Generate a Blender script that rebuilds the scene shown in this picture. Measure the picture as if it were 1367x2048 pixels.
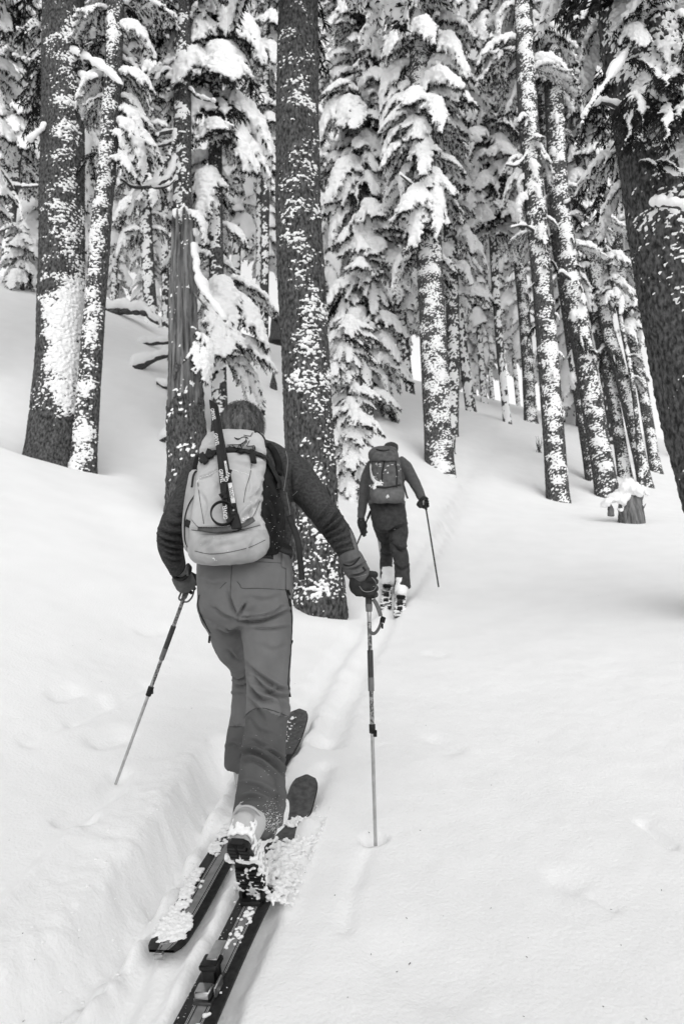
import bpy, math, random
import numpy as np
from mathutils import Matrix, Vector

# ------------------------------------------------------------------ scene, camera, sky, sun
for o in list(bpy.data.objects):
    bpy.data.objects.remove(o)
SC = bpy.context.scene
COL = SC.collection
FPX = 1365.0
PITCH, ROLL = math.radians(11.0), math.radians(2.5)
_up0 = np.array([0, -math.sin(PITCH), math.cos(PITCH)])
_r0 = np.array([1.0, 0, 0])
FW = np.array([0, math.cos(PITCH), math.sin(PITCH)])
UP = math.cos(ROLL) * _up0 + math.sin(ROLL) * _r0
RT = math.cos(ROLL) * _r0 - math.sin(ROLL) * _up0

cam_d = bpy.data.cameras.new('camera')
cam = bpy.data.objects.new('camera', cam_d)
COL.objects.link(cam)
cam_d.sensor_fit = 'VERTICAL'
cam_d.sensor_height = 36.0
cam_d.sensor_width = 24.0
cam_d.lens = 36.0 * FPX / 2048.0
cam_d.clip_start = 0.05
cam_d.clip_end = 2000
cam.matrix_world = Matrix(((RT[0], UP[0], -FW[0], 0), (RT[1], UP[1], -FW[1], 0), (RT[2], UP[2], -FW[2], 0), (0, 0, 0, 1)))
cam_d.dof.use_dof = True
cam_d.dof.focus_distance = 2.75
cam_d.dof.aperture_fstop = 4.5
SC.camera = cam

SUN_EL, SUN_AZ = math.radians(25), math.radians(168)   # azimuth clockwise from +Y (north)
w = bpy.data.worlds.new('World')
SC.world = w
w.use_nodes = True
nt = w.node_tree
nt.nodes.clear()
sky = nt.nodes.new('ShaderNodeTexSky')
sky.sky_type = 'NISHITA'
sky.sun_disc = False
sky.sun_elevation = SUN_EL
sky.sun_rotation = SUN_AZ
sky.air_density = 5.0
sky.dust_density = 1.0
sky.ozone_density = 0.0
bw = nt.nodes.new('ShaderNodeRGBToBW')
bg = nt.nodes.new('ShaderNodeBackground')
bg.inputs['Strength'].default_value = 0.15
wo = nt.nodes.new('ShaderNodeOutputWorld')
nt.links.new(sky.outputs[0], bw.inputs[0])
nt.links.new(bw.outputs[0], bg.inputs[0])
nt.links.new(bg.outputs[0], wo.inputs[0])

sd = bpy.data.lights.new('sun', 'SUN')
sd.energy = 0.8
sd.angle = math.radians(70)
sd.color = (1, 1, 1)
sun = bpy.data.objects.new('sun', sd)
COL.objects.link(sun)
_sv = Vector((math.sin(SUN_AZ) * math.cos(SUN_EL), math.cos(SUN_AZ) * math.cos(SUN_EL), math.sin(SUN_EL)))
sun.rotation_euler = _sv.to_track_quat('Z', 'Y').to_euler()
sun.location = (6, -6, 12)

vs = SC.view_settings
vs.view_transform = 'Standard'
vs.look = 'None'
vs.gamma = 1.0
vs.use_curve_mapping = False
vs.exposure = 0.45
SC.cycles.max_bounces = 12
SC.cycles.diffuse_bounces = 12

# ------------------------------------------------------------------ helpers
def P(px, py, d):
    """point seen at photo pixel (px,py) at forward distance y=d"""
    v = FW + RT * (px - 683.5) / FPX + UP * (1024 - py) / FPX
    return v * d / v[1]

def PZ(px, py, z):
    """same, camera depth z"""
    return (FW + RT * (px - 683.5) / FPX + UP * (1024 - py) / FPX) * z

def proj(V):
    V = np.asarray(V)
    z = V @ FW
    return 683.5 + FPX * (V @ RT) / z, 1024 - FPX * (V @ UP) / z, z

def mpp(p):
    """metres per photo pixel at p"""
    return float(np.dot(p, FW)) / FPX

_rng = np.random.RandomState(7)
_perm = _rng.permutation(256)
_perm = np.concatenate([_perm, _perm, _perm])
_grad = _rng.normal(size=(256, 3))
_grad /= np.linalg.norm(_grad, axis=1)[:, None]

def perlin(p):
    p = np.asarray(p, float)
    i = np.floor(p).astype(int)
    f = p - i
    i &= 255
    u = f * f * f * (f * (f * 6 - 15) + 10)
    res = 0
    for dx in (0, 1):
        wx = u[..., 0] if dx else 1 - u[..., 0]
        for dy in (0, 1):
            wy = u[..., 1] if dy else 1 - u[..., 1]
            for dz in (0, 1):
                wz = u[..., 2] if dz else 1 - u[..., 2]
                h = _perm[_perm[_perm[(i[..., 0] + dx) & 255] + ((i[..., 1] + dy) & 255)] + ((i[..., 2] + dz) & 255)]
                g = _grad[h]
                res = res + wx * wy * wz * (g[..., 0] * (f[..., 0] - dx) + g[..., 1] * (f[..., 1] - dy) + g[..., 2] * (f[..., 2] - dz))
    return res * 1.6

def fbm(p, o=3):
    p = np.asarray(p, float)
    s, a = 0, 1.0
    for k in range(o):
        s = s + a * perlin(p + 17.3 * k)
        p = p * 2.03
        a *= 0.5
    return s

def sstep(a, b, x):
    t = np.clip((x - a) / (b - a), 0, 1)
    return t * t * (3 - 2 * t)

def mesh(name, V, F, mat=None, smooth=True):
    """V (n,3); F list of arrays (m,3)/(m,4)"""
    me = bpy.data.meshes.new(name)
    V = np.asarray(V, dtype=np.float32)
    if not isinstance(F, (list, tuple)) or (len(F) and np.isscalar(F[0][0])):
        F = [np.asarray(F)]
    F = [np.asarray(f, dtype=np.int32) for f in F if len(f)]
    me.vertices.add(len(V))
    me.vertices.foreach_set('co', V.ravel())
    nl = sum(f.size for f in F)
    npoly = sum(len(f) for f in F)
    me.loops.add(nl)
    me.polygons.add(npoly)
    if npoly:
        me.loops.foreach_set('vertex_index', np.concatenate([f.ravel() for f in F]))
        tot = np.concatenate([np.full(len(f), f.shape[1], np.int32) for f in F])
        st = np.concatenate([[0], np.cumsum(tot)[:-1]]).astype(np.int32)
        me.polygons.foreach_set('loop_start', st)
        me.polygons.foreach_set('loop_total', tot)
    me.update(calc_edges=True)
    me.validate()
    if smooth:
        me.polygons.foreach_set('use_smooth', np.ones(len(me.polygons), bool))
    if mat:
        me.materials.append(mat)
    return me

def link(name, me, parent=None, loc=None, kind=None):
    o = bpy.data.objects.new(name, me)
    COL.objects.link(o)
    if parent is not None:
        o.parent = parent
    if loc is not None:
        o.location = [float(c) for c in loc]
    if kind:
        o['kind'] = kind
    return o

def tag(o, label, cat, group=None, kind=None):
    o['label'] = label
    o['category'] = cat
    if group:
        o['group'] = group
    if kind:
        o['kind'] = kind
    return o

def empty(name, loc, label, cat, group=None):
    o = bpy.data.objects.new(name, None)
    o.empty_display_size = 0.1
    COL.objects.link(o)
    o.location = [float(c) for c in loc]
    return tag(o, label, cat, group)

class MB:
    """collects verts and faces"""
    def __init__(s):
        s.v, s.q, s.t, s.n = [], [], [], 0
    def add(s, V, Q=None, T=None):
        V = np.asarray(V, float).reshape(-1, 3)
        if Q is not None and len(Q): s.q.append(np.asarray(Q) + s.n)
        if T is not None and len(T): s.t.append(np.asarray(T) + s.n)
        s.v.append(V)
        s.n += len(V)
        return s
    def arr(s):
        V = np.concatenate(s.v) if s.v else np.zeros((0, 3))
        F = []
        if s.q: F.append(np.concatenate(s.q))
        if s.t: F.append(np.concatenate(s.t))
        return V, F
    def build(s, name, mat, parent=None, org=(0, 0, 0), smooth=True, kind=None):
        V, F = s.arr()
        return link(name, mesh(name, V - np.asarray(org), F, mat, smooth), parent, kind=kind)

def nrm(v):
    v = np.asarray(v, float)
    return v / (np.linalg.norm(v, axis=-1, keepdims=True) + 1e-12)

def catmull(pts, n):
    """resample control rows (k,m) at n rows through a Catmull-Rom spline"""
    pts = np.asarray(pts, float)
    k = len(pts)
    if k == 2:
        t = np.linspace(0, 1, n)[:, None]
        return pts[0] * (1 - t) + pts[1] * t
    e = np.vstack([2 * pts[0] - pts[1], pts, 2 * pts[-1] - pts[-2]])
    t = np.linspace(0, k - 1, n)
    i = np.minimum(t.astype(int), k - 2)
    u = (t - i)[:, None]
    a, b, c, d = e[i], e[i + 1], e[i + 2], e[i + 3]
    return 0.5 * ((2 * b) + (-a + c) * u + (2 * a - 5 * b + 4 * c - d) * u * u + (-a + 3 * b - 3 * c + d) * u ** 3)

def grid_faces(n, m, wrap):
    i = np.arange(n - 1)[:, None]
    mm = m if wrap else m - 1
    j = np.arange(mm)[None, :]
    j2 = (j + 1) % m
    return np.stack([i * m + j, i * m + j2, (i + 1) * m + j2, (i + 1) * m + j], -1).reshape(-1, 4)

def loft(C, hw, hd, ref, seg=24, n=None, pw=2.0, caps=True):
    """tube through centres C with half widths hw (along the axis perpendicular to path and ref) and half depths hd (towards ref)"""
    C = np.asarray(C, float)
    hw = np.broadcast_to(np.asarray(hw, float), (len(C),))
    hd = np.broadcast_to(np.asarray(hd, float), (len(C),))
    ref = np.broadcast_to(np.asarray(ref, float), C.shape)
    D = np.column_stack([C, hw, hd, ref])
    if n: D = catmull(D, n)
    C, hw, hd, ref = D[:, :3], D[:, 3], D[:, 4], D[:, 5:8]
    T = nrm(np.gradient(C, axis=0))
    W = nrm(np.cross(T, ref))
    N = np.cross(W, T)
    a = np.linspace(0, 2 * np.pi, seg, endpoint=False)
    ca, sa = np.cos(a), np.sin(a)
    ca = np.sign(ca) * np.abs(ca) ** (2 / pw)
    sa = np.sign(sa) * np.abs(sa) ** (2 / pw)
    R = C[:, None] + W[:, None] * (hw[:, None, None] * ca[None, :, None]) + N[:, None] * (hd[:, None, None] * sa[None, :, None])
    V = R.reshape(-1, 3)
    Q = grid_faces(len(C), seg, True)
    Tt = None
    if caps:
        V = np.vstack([V, C[0], C[-1]])
        b0, b1 = len(V) - 2, len(V) - 1
        j = np.arange(seg)
        o = (len(C) - 1) * seg
        Tt = np.vstack([np.stack([np.full(seg, b0), (j + 1) % seg, j], -1), np.stack([np.full(seg, b1), o + j, o + (j + 1) % seg], -1)])
    return V, Q, Tt

def tube(C, r, seg=10, n=None, caps=True):
    C = np.asarray(C, float)
    d = nrm(C[-1] - C[0])
    ref = np.array([0.31, 0.2, 0.93]) if abs(d[2]) < 0.8 else np.array([0.9, 0.3, 0.1])
    return loft(C, r, r, ref, seg, n, 2.0, caps)

def box(c, ax, ay, az, bev=0.0):
    """box from centre and three half-axis vectors with chamfered edges"""
    c, ax, ay, az = (np.asarray(q, float) for q in (c, ax, ay, az))
    lx, ly, lz = (np.linalg.norm(q) for q in (ax, ay, az))
    b = bev if bev else min(lx, ly, lz) * 0.18
    V = []
    for sx in (-1, 1):
        for sy in (-1, 1):
            for sz in (-1, 1):
                for k in range(3):
                    fx, fy, fz = (1 - b / lx), (1 - b / ly), (1 - b / lz)
                    if k == 0: fx = 1
                    if k == 1: fy = 1
                    if k == 2: fz = 1
                    V.append(c + ax * sx * fx + ay * sy * fy + az * sz * fz)
    I = lambda sx, sy, sz, k: ((sx * 2 + sy) * 2 + sz) * 3 + k
    Q, T = [], []
    for s in (0, 1):
        Q.append([I(s, 0, 0, 0), I(s, 1, 0, 0), I(s, 1, 1, 0), I(s, 0, 1, 0)])
        Q.append([I(0, s, 0, 1), I(0, s, 1, 1), I(1, s, 1, 1), I(1, s, 0, 1)])
        Q.append([I(0, 0, s, 2), I(1, 0, s, 2), I(1, 1, s, 2), I(0, 1, s, 2)])
    for s in (0, 1):
        for t in (0, 1):
            Q.append([I(s, t, 0, 0), I(s, t, 1, 0), I(s, t, 1, 1), I(s, t, 0, 1)])
            Q.append([I(s, 0, t, 0), I(s, 1, t, 0), I(s, 1, t, 2), I(s, 0, t, 2)])
            Q.append([I(0, s, t, 1), I(1, s, t, 1), I(1, s, t, 2), I(0, s, t, 2)])
    for sx in (0, 1):
        for sy in (0, 1):
            for sz in (0, 1):
                T.append([I(sx, sy, sz, 0), I(sx, sy, sz, 1), I(sx, sy, sz, 2)])
    return np.array(V), np.array(Q), np.array(T)

_ico = None
def ico():
    global _ico
    if _ico is None:
        t = (1 + 5 ** 0.5) / 2
        V = nrm(np.array([(-1, t, 0), (1, t, 0), (-1, -t, 0), (1, -t, 0), (0, -1, t), (0, 1, t), (0, -1, -t), (0, 1, -t), (t, 0, -1), (t, 0, 1), (-t, 0, -1), (-t, 0, 1)], float))
        F = [(0, 11, 5), (0, 5, 1), (0, 1, 7), (0, 7, 10), (0, 10, 11), (1, 5, 9), (5, 11, 4), (11, 10, 2), (10, 7, 6), (7, 1, 8), (3, 9, 4), (3, 4, 2), (3, 2, 6), (3, 6, 8), (3, 8, 9), (4, 9, 5), (2, 4, 11), (6, 2, 10), (8, 6, 7), (9, 8, 1)]
        V = list(map(tuple, V))
        G, mid = [], {}
        def m(a, b):
            k = (min(a, b), max(a, b))
            if k not in mid:
                V.append(tuple(nrm(np.add(V[a], V[b]))))
                mid[k] = len(V) - 1
            return mid[k]
        for a, b, c in F:
            x, y, z = m(a, b), m(b, c), m(c, a)
            G += [(a, x, z), (b, y, x), (c, z, y), (x, y, z)]
        _ico = (np.array(V), np.array(G))
    return _ico

def balls(mb, C, R):
    """one small sphere per centre; R scalars or (n,3)"""
    V, F = ico()
    C = np.asarray(C, float).reshape(-1, 3)
    R = np.asarray(R, float)
    if R.ndim == 1: R = R[:, None]
    VV = C[:, None] + V[None] * R[:, None, :]
    FF = F[None] + (np.arange(len(C)) * len(V))[:, None, None]
    mb.add(VV.reshape(-1, 3), T=FF.reshape(-1, 3))

def remesh(V, F, voxel, smooth_it=4, fac=0.5):
    """voxel union of closed shells -> (V, quads)"""
    me = mesh('tmp', V, F)
    o = bpy.data.objects.new('tmp', me)
    COL.objects.link(o)
    m = o.modifiers.new('r', 'REMESH')
    m.mode = 'VOXEL'
    m.voxel_size = voxel
    if smooth_it:
        s = o.modifiers.new('s', 'SMOOTH')
        s.iterations = smooth_it
        s.factor = fac
    dg = bpy.context.evaluated_depsgraph_get()
    e = o.evaluated_get(dg)
    r = e.to_mesh()
    V2 = np.empty(len(r.vertices) * 3)
    r.vertices.foreach_get('co', V2)
    N2 = np.empty(len(r.vertices) * 3)
    r.vertices.foreach_get('normal', N2)
    lt = np.empty(len(r.polygons), np.int32)
    r.polygons.foreach_get('loop_total', lt)
    li = np.empty(len(r.loops), np.int32)
    r.loops.foreach_get('vertex_index', li)
    st = np.concatenate([[0], np.cumsum(lt)[:-1]])
    q = st[lt == 4]
    t = st[lt == 3]
    FF = []
    if len(q): FF.append(li[q[:, None] + np.arange(4)])
    if len(t): FF.append(li[t[:, None] + np.arange(3)])
    e.to_mesh_clear()
    bpy.data.objects.remove(o)
    bpy.data.meshes.remove(me)
    return V2.reshape(-1, 3), FF, N2.reshape(-1, 3)

# ------------------------------------------------------------------ materials (all grey: the photograph is black and white)
def mat(name, col, rough=0.8, col2=None, scale=8.0, detail=5.0, bump=0.0, bscale=60.0, stretch=None, metal=0.0, lo=0.35, hi=0.65, spec=0.3, sheen=0.0, bdist=0.01, wave=None):
    m = bpy.data.materials.new(name)
    m.use_nodes = True
    n = m.node_tree
    b = n.nodes['Principled BSDF']
    b.inputs['Base Color'].default_value = (col, col, col, 1)
    b.inputs['Roughness'].default_value = rough
    b.inputs['Metallic'].default_value = metal
    b.inputs['Specular IOR Level'].default_value = spec
    if sheen:
        b.inputs['Sheen Weight'].default_value = sheen
        b.inputs['Sheen Roughness'].default_value = 0.6
    tc = n.nodes.new('ShaderNodeTexCoord')
    mp = n.nodes.new('ShaderNodeMapping')
    if stretch: mp.inputs['Scale'].default_value = stretch
    n.links.new(tc.outputs['Object'], mp.inputs[0])
    if col2 is not None:
        t = n.nodes.new('ShaderNodeTexNoise')
        t.inputs['Scale'].default_value = scale
        t.inputs['Detail'].default_value = detail
        n.links.new(mp.outputs[0], t.inputs['Vector'])
        r = n.nodes.new('ShaderNodeValToRGB')
        r.color_ramp.elements[0].position = lo
        r.color_ramp.elements[1].position = hi
        r.color_ramp.elements[0].color = (col, col, col, 1)
        r.color_ramp.elements[1].color = (col2, col2, col2, 1)
        n.links.new(t.outputs['Fac'], r.inputs[0])
        n.links.new(r.outputs[0], b.inputs['Base Color'])
    if bump:
        if wave:
            t2 = n.nodes.new('ShaderNodeTexWave')
            t2.inputs['Scale'].default_value = bscale
            t2.inputs['Distortion'].default_value = wave
        else:
            t2 = n.nodes.new('ShaderNodeTexNoise')
            t2.inputs['Scale'].default_value = bscale
            t2.inputs['Detail'].default_value = 4
        n.links.new(mp.outputs[0], t2.inputs['Vector'])
        bu = n.nodes.new('ShaderNodeBump')
        bu.inputs['Strength'].default_value = bump
        bu.inputs['Distance'].default_value = bdist
        n.links.new(t2.outputs['Fac'], bu.inputs['Height'])
        n.links.new(bu.outputs[0], b.inputs['Normal'])
    return m

M = {}
M['snow'] = mat('snow', 0.89, 0.75, 0.92, 3.0, bump=0.5, bscale=75, bdist=0.007, spec=0.15)
M['tree_snow'] = mat('tree_snow', 0.91, 0.8, 0.94, 3.0, bump=0.5, bscale=30, bdist=0.02, spec=0.1)
def bark_mat(name, c1, c2, vs=26.0, vz=0.45):
    m = mat(name, c1, 0.9, c2, 38.0, 9.0, lo=0.36, hi=0.70, spec=0.1, stretch=(1, 1, .5))
    n = m.node_tree
    b = n.nodes['Principled BSDF']
    tc = n.nodes.new('ShaderNodeTexCoord')
    mp = n.nodes.new('ShaderNodeMapping')
    mp.inputs['Scale'].default_value = (1, 1, vz)
    n.links.new(tc.outputs['Object'], mp.inputs[0])
    nz = n.nodes.new('ShaderNodeTexNoise')
    nz.inputs['Scale'].default_value = vs
    nz.inputs['Detail'].default_value = 9
    nz.inputs['Roughness'].default_value = 0.68
    nz.inputs['Distortion'].default_value = 0.9
    n.links.new(mp.outputs[0], nz.inputs['Vector'])
    bu = n.nodes.new('ShaderNodeBump')
    bu.inputs['Strength'].default_value = 1.0
    bu.inputs['Distance'].default_value = 0.06
    n.links.new(nz.outputs['Fac'], bu.inputs['Height'])
    n.links.new(bu.outputs[0], b.inputs['Normal'])
    return m
M['bark'] = bark_mat('bark', 0.035, 0.20, 26.0, .38)
M['bark_far'] = bark_mat('bark_far', 0.045, 0.14, 14.0)
M['deadwood'] = mat('deadwood', 0.055, 0.85, 0.24, 22.0, 6.0, bump=0.8, bscale=40, bdist=0.02, stretch=(1, 1, 0.08), spec=0.1)
M['twig'] = mat('twig', 0.035, 0.9, 0.08, 30.0)
M['foliage'] = mat('foliage', 0.008, 0.75, 0.032, 6.0, spec=0.2)

# ------------------------------------------------------------------ ground surface
ANCH = [(520, 1815, 2.42), (440, 1935, 2.16), (750, 1685, 2.77), (508, 1595, 3.0), (790, 1205, 7.3), (635, 1208, 6.9), (375, 1035, 8.3),
        (110, 942, 9.5), (168, 950, 9.3), (875, 925, 15), (1115, 997, 14), (1212, 992, 14.5), (1290, 970, 17), (1250, 960, 17), (1258, 1045, 11),
        (942, 828, 26), (1013, 842, 26), (1055, 842, 24), (820, 787, 27), (733, 825, 18), (528, 720, 22), (300, 645, 19), (330, 665, 22),
        (0, 556, 17), (60, 578, 17), (547, 778, 19), (300, 740, 14), (1320, 935, 22), (0, 1300, 4), (150, 1250, 4.7), (1367, 1500, 3.3), (1367, 1200, 6),
        (0, 900, 8.5), (0, 2048, 1.9), (1367, 2048, 1.9), (237, 1560, 3.2), (1000, 1300, 5.0), (700, 1450, 3.9)]
_A = [P(*a) for a in ANCH]
_A += [np.array(a, float) for a in [(0, 0, -1.49), (-2, 0, -1.1), (2, 0, -1.55), (0, -4, -2.5), (-6, -4, -.8), (6, -4, -2.9), (-12, 0, 3.0), (12, 0, -1.5),
       (0, -18, -6), (-18, -18, -1), (18, -18, -7), (-22, 18, 14), (24, 14, 1.5), (-16, 32, 19), (0, 40, 17.5), (16, 40, 12.5), (30, 40, 8.5), (-35, 30, 25), (-45, 70, 36), (0, 80, 29), (50, 80, 16),
       (-110, 150, 50), (0, 170, 40), (120, 150, 20), (-110, 0, 30), (110, 0, -14), (0, -60, -16)]]
_A = np.array(_A)
def _tps_k(r2):
    return 0.5 * r2 * np.log(r2 + 1e-9)
_n = len(_A)
_K = _tps_k(((_A[:, None, :2] - _A[None, :, :2]) ** 2).sum(-1)) + np.eye(_n) * 0.02
_Pm = np.column_stack([np.ones(_n), _A[:, :2]])
_L = np.block([[_K, _Pm], [_Pm.T, np.zeros((3, 3))]])
_W = np.linalg.solve(_L, np.concatenate([_A[:, 2], np.zeros(3)]))
def ground_base(x, y):
    x = np.asarray(x, float); y = np.asarray(y, float)
    s = _W[_n] + _W[_n + 1] * x + _W[_n + 2] * y
    for k in range(_n):
        s = s + _W[k] * _tps_k((x - _A[k, 0]) ** 2 + (y - _A[k, 1]) ** 2)
    return s
def gz(x, y):
    return float(ground_base(x, y))
def hit(px, py, lo=0.8, hi=60):
    """photo pixel -> point on the ground surface"""
    v = FW + RT * (px - 683.5) / FPX + UP * (1024 - py) / FPX
    v = v / v[1]
    ds = np.linspace(lo, hi, 600)
    h = v[2] * ds - ground_base(v[0] * ds, ds)
    k = np.where(h < 0)[0]
    if not len(k): return v * hi
    a, b = (ds[max(k[0] - 1, 0)], ds[k[0]])
    for _ in range(30):
        m = (a + b) / 2
        if v[2] * m - gz(v[0] * m, m) < 0: b = m
        else: a = m
    return v * b
# ------------------------------------------------------------------ ground mesh with tracks
def axis(a, b, h, lo, hi, g, hmax):
    c = list(np.arange(a, b, h))
    s, x = h, c[-1]
    up = []
    while x < hi:
        s = min(s * g, hmax); x += s; up.append(x)
    s, x = h, a
    dn = []
    while x > lo:
        s = min(s * g, hmax); x -= s; dn.append(x)
    return np.array(dn[::-1] + c + up)

CARVE = []      # (polyline xy, half width, depth, sharpness, lump)
def carve(pts, hw, depth, sharp=2.0, world=False):
    q = np.array([p[:2] for p in pts]) if world else np.array([hit(*p)[:2] for p in pts])
    if len(q) > 2: q = catmull(q, 6 * len(q))
    CARVE.append((q, hw, depth, sharp))

def carve_height(x, y):
    z = np.zeros_like(x)
    for q, hw, dep, sh in CARVE:
        x0, x1 = q[:, 0].min() - 3 * hw, q[:, 0].max() + 3 * hw
        y0, y1 = q[:, 1].min() - 3 * hw, q[:, 1].max() + 3 * hw
        m = (x > x0) & (x < x1) & (y > y0) & (y < y1)
        if not m.any(): continue
        xs, ys = x[m], y[m]
        best = np.full(len(xs), 1e9)
        if len(q) == 1:
            best = np.hypot(xs - q[0, 0], ys - q[0, 1])
        for a, b in zip(q[:-1], q[1:]):
            d = b - a
            t = np.clip(((xs - a[0]) * d[0] + (ys - a[1]) * d[1]) / (d @ d + 1e-9), 0, 1)
            best = np.minimum(best, np.hypot(xs - a[0] - t * d[0], ys - a[1] - t * d[1]))
        wob = 1 + 0.2 * perlin(np.column_stack([xs * 9, ys * 9, xs * 0 + 3.3])) + 0.07 * perlin(np.column_stack([xs * 31, ys * 31, xs * 0 + 1.3]))
        z[m] -= dep * np.exp(-(best / (hw * wob)) ** (2 * sh))
    return z

# skis lie in their own troughs
R_HEEL, R_TIPP = hit(447, 1938), hit(618, 1566)
R_DIR = nrm((R_TIPP - R_HEEL) * [1, 1, 0])
R_TOE = hit(500, 1822)
R_TOE = R_HEEL + R_DIR * float(((R_TOE - R_HEEL) * [1, 1, 0]) @ R_DIR)
R_FRONT = float(np.linalg.norm((R_TIPP - R_TOE)[:2]))
L_TAIL, L_TIP = hit(312, 1915), hit(602, 1432)
L_DIR = nrm((L_TIP - L_TAIL) * [1, 1, 0])
L_ORG = hit(546, 1542)
L_BACK = float(((L_ORG - L_TAIL) * [1, 1, 0]) @ L_DIR)
L_ORG = L_TAIL + L_DIR * L_BACK
L_FRONT = float(np.linalg.norm((L_TIP - L_ORG)[:2]))
R_TAIL2 = R_TOE - R_DIR * 1.0
R_TIP2 = R_TOE + R_DIR * (R_FRONT - .05)
carve([R_TAIL2 - R_DIR * 1.0, R_TOE + R_DIR * .05], 0.085, 0.05, 3, True)
_sd = np.array([R_DIR[1], -R_DIR[0], 0])
carve([R_TOE + R_DIR * .16 + _sd * .03, R_TOE + R_DIR * (R_FRONT - .24) + _sd * .03], 0.055, -0.022, 1.2, True)
carve([R_TOE + R_DIR * .05 + _sd * .075, R_TOE + R_DIR * (R_FRONT - .3) + _sd * .07], 0.04, -0.02, 1.0, True)
carve([L_TAIL - L_DIR * 1.0, L_TIP], 0.085, 0.05, 3, True)
carve([(-60, 2060), (90, 1960), (215, 1830), (330, 1660), (445, 1490)], 0.065, 0.15, 1.1)
carve([(60, 2060), (180, 1950), (285, 1790), (375, 1640), (470, 1500)], 0.045, 0.085, 1.1)
carve([(190, 2060), (250, 1960), (330, 1790), (420, 1640)], 0.04, 0.06, 1.2)
carve([(330, 1700), (400, 1590), (450, 1505)], 0.07, 0.06, 1)
carve([(560, 1700), (600, 1620), (650, 1530)], 0.05, 0.03, 1.2)
for off in (-0.11, 0.11):
    tr = np.array([hit(*p) for p in [(612, 1480), (660, 1390), (720, 1290), (775, 1215), (850, 1100), (900, 1010), (950, 935), (1000, 880), (1060, 848)]])
    carve([t + [off, 0, 0] for t in tr], 0.075, 0.05, 1.5, True)
carve([(1062, 848), (1020, 866), (960, 905), (900, 960), (840, 1040)], 0.28, 0.10, 1)
carve([(-40, 1880), (60, 1760), (150, 1668)], 0.03, -0.02, 1)
carve([(135, 1640), (215, 1585), (240, 1548)], 0.045, 0.05, 1.3)
carve([(172, 1640), (178, 1634)], 0.035, 0.06, 2)
carve([(738, 1676), (756, 1673)], 0.028, 0.07, 2.0)
carve([(690, 1860), (705, 1780), (735, 1700)], 0.025, 0.012, 1)
for a, b, hw, dp in [((120, 1388), (140, 1382), .06, .03), ((205, 1480), (235, 1470), .07, .04), ((60, 1480), (200, 1400), .05, .02), ((150, 1440), (290, 1370), .04, .025),
                     ((295, 1262), (330, 1255), .07, .03), ((1285, 1648), (1340, 1690), .022, .025), ((1180, 1790), (1225, 1815), .018, .012), ((860, 1305), (880, 1310), .05, .02),
                     ((640, 1480), (655, 1470), .05, .03), ((210, 835), (250, 828), .14, .07), ((290, 850), (330, 845), .14, .08), ((870, 1480), (905, 1500), .06, .02), ((1120, 1760), (1140, 1770), .05, .015), ((800, 1920), (860, 1960), .12, .02)]:
    carve([a, b], hw, dp, 1.2)

WELLS = []      # (x, y, radius) tree wells, filled by the trees below
def ground_full(x, y):
    x = np.asarray(x, float); y = np.asarray(y, float)
    z = ground_base(x, y)
    d = np.hypot(x, y - 2)
    z = z + carve_height(x, y)
    one = np.zeros_like(x)
    z = z + 0.05 * perlin(np.stack([x * .55, y * .55, one + 2.1], -1)) * sstep(2, 8, d) + 0.012 * perlin(np.stack([x * 2.1, y * 2.1, one + 7.7], -1))
    z = z + 0.0035 * fbm(np.stack([x * 9, y * 9, one + 4.4], -1), 2)
    # churned snow to the left of the skis
    cx, cy = L_TAIL[0] + (y - L_TAIL[1]) * L_DIR[0] / L_DIR[1] - 0.28, y
    ch = np.exp(-((x - cx) / 0.24) ** 2) * sstep(1.2, 2.0, y) * (1 - sstep(3.2, 4.0, y))
    z = z + ch * (0.008 * fbm(np.stack([x * 24, y * 18, one + 9.1], -1), 3) + 0.006 * perlin(np.stack([x * 6, y * 4, one], -1)))
    for wx, wy, r in WELLS:
        q = np.hypot(x - wx, y - wy)
        z = z - 0.10 * r / 0.25 * np.exp(-((q) / (r * 1.6)) ** 2) * (1 + .8 * (x - wx) / (q + .1)) + 0.05 * np.exp(-((q - r * 3.2) / (r * 1.4)) ** 2)
    return z

def build_ground():
    xs = axis(-1.6, 1.6, 0.013, -150, 150, 1.05, 4.0)
    ys = axis(1.2, 4.4, 0.014, -40, 170, 1.05, 4.0)
    X, Y = np.meshgrid(xs, ys)
    Z = ground_full(X.ravel(), Y.ravel())
    V = np.column_stack([X.ravel(), Y.ravel(), Z])
    Q = grid_faces(len(ys), len(xs), False)
    o = link('snow_ground', mesh('snow_ground', V, Q, M['snow']))
    o['kind'] = 'structure'
    o['label'] = 'snow covered forest slope with ski tracks'
    return o

# ------------------------------------------------------------------ trees
def trunk_path(pix, d, extend=0.0):
    """pixel points base..top at forward distance d -> 3-D path from below the snow"""
    pts = np.array([P(px, py, d) for px, py in pix])
    a, b = pts[0], pts[1]
    dirv = nrm(a - b)
    q = a.copy()
    g = gz(q[0], q[1])
    if q[2] > g - 0.35:
        q = a + dirv * (q[2] - g + 0.35) / max(-dirv[2], 0.3)
        pts = np.vstack([q, pts]) if np.linalg.norm(q - a) > 0.2 else np.vstack([q, pts[1:]])
    if extend:
        pts = np.vstack([pts, pts[-1] + nrm(pts[-1] - pts[-2]) * extend])
    return pts

def resample(path, step):
    L = np.concatenate([[0], np.cumsum(np.linalg.norm(np.diff(path, axis=0), axis=1))])
    n = max(int(L[-1] / step), 6)
    k = len(path)
    C = catmull(path, 400)
    S = np.concatenate([[0], np.cumsum(np.linalg.norm(np.diff(C, axis=0), axis=1))])
    s = np.linspace(0, S[-1], n)
    return np.column_stack([np.interp(s, S, C[:, i]) for i in range(3)]), s / S[-1], S[-1]

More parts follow.
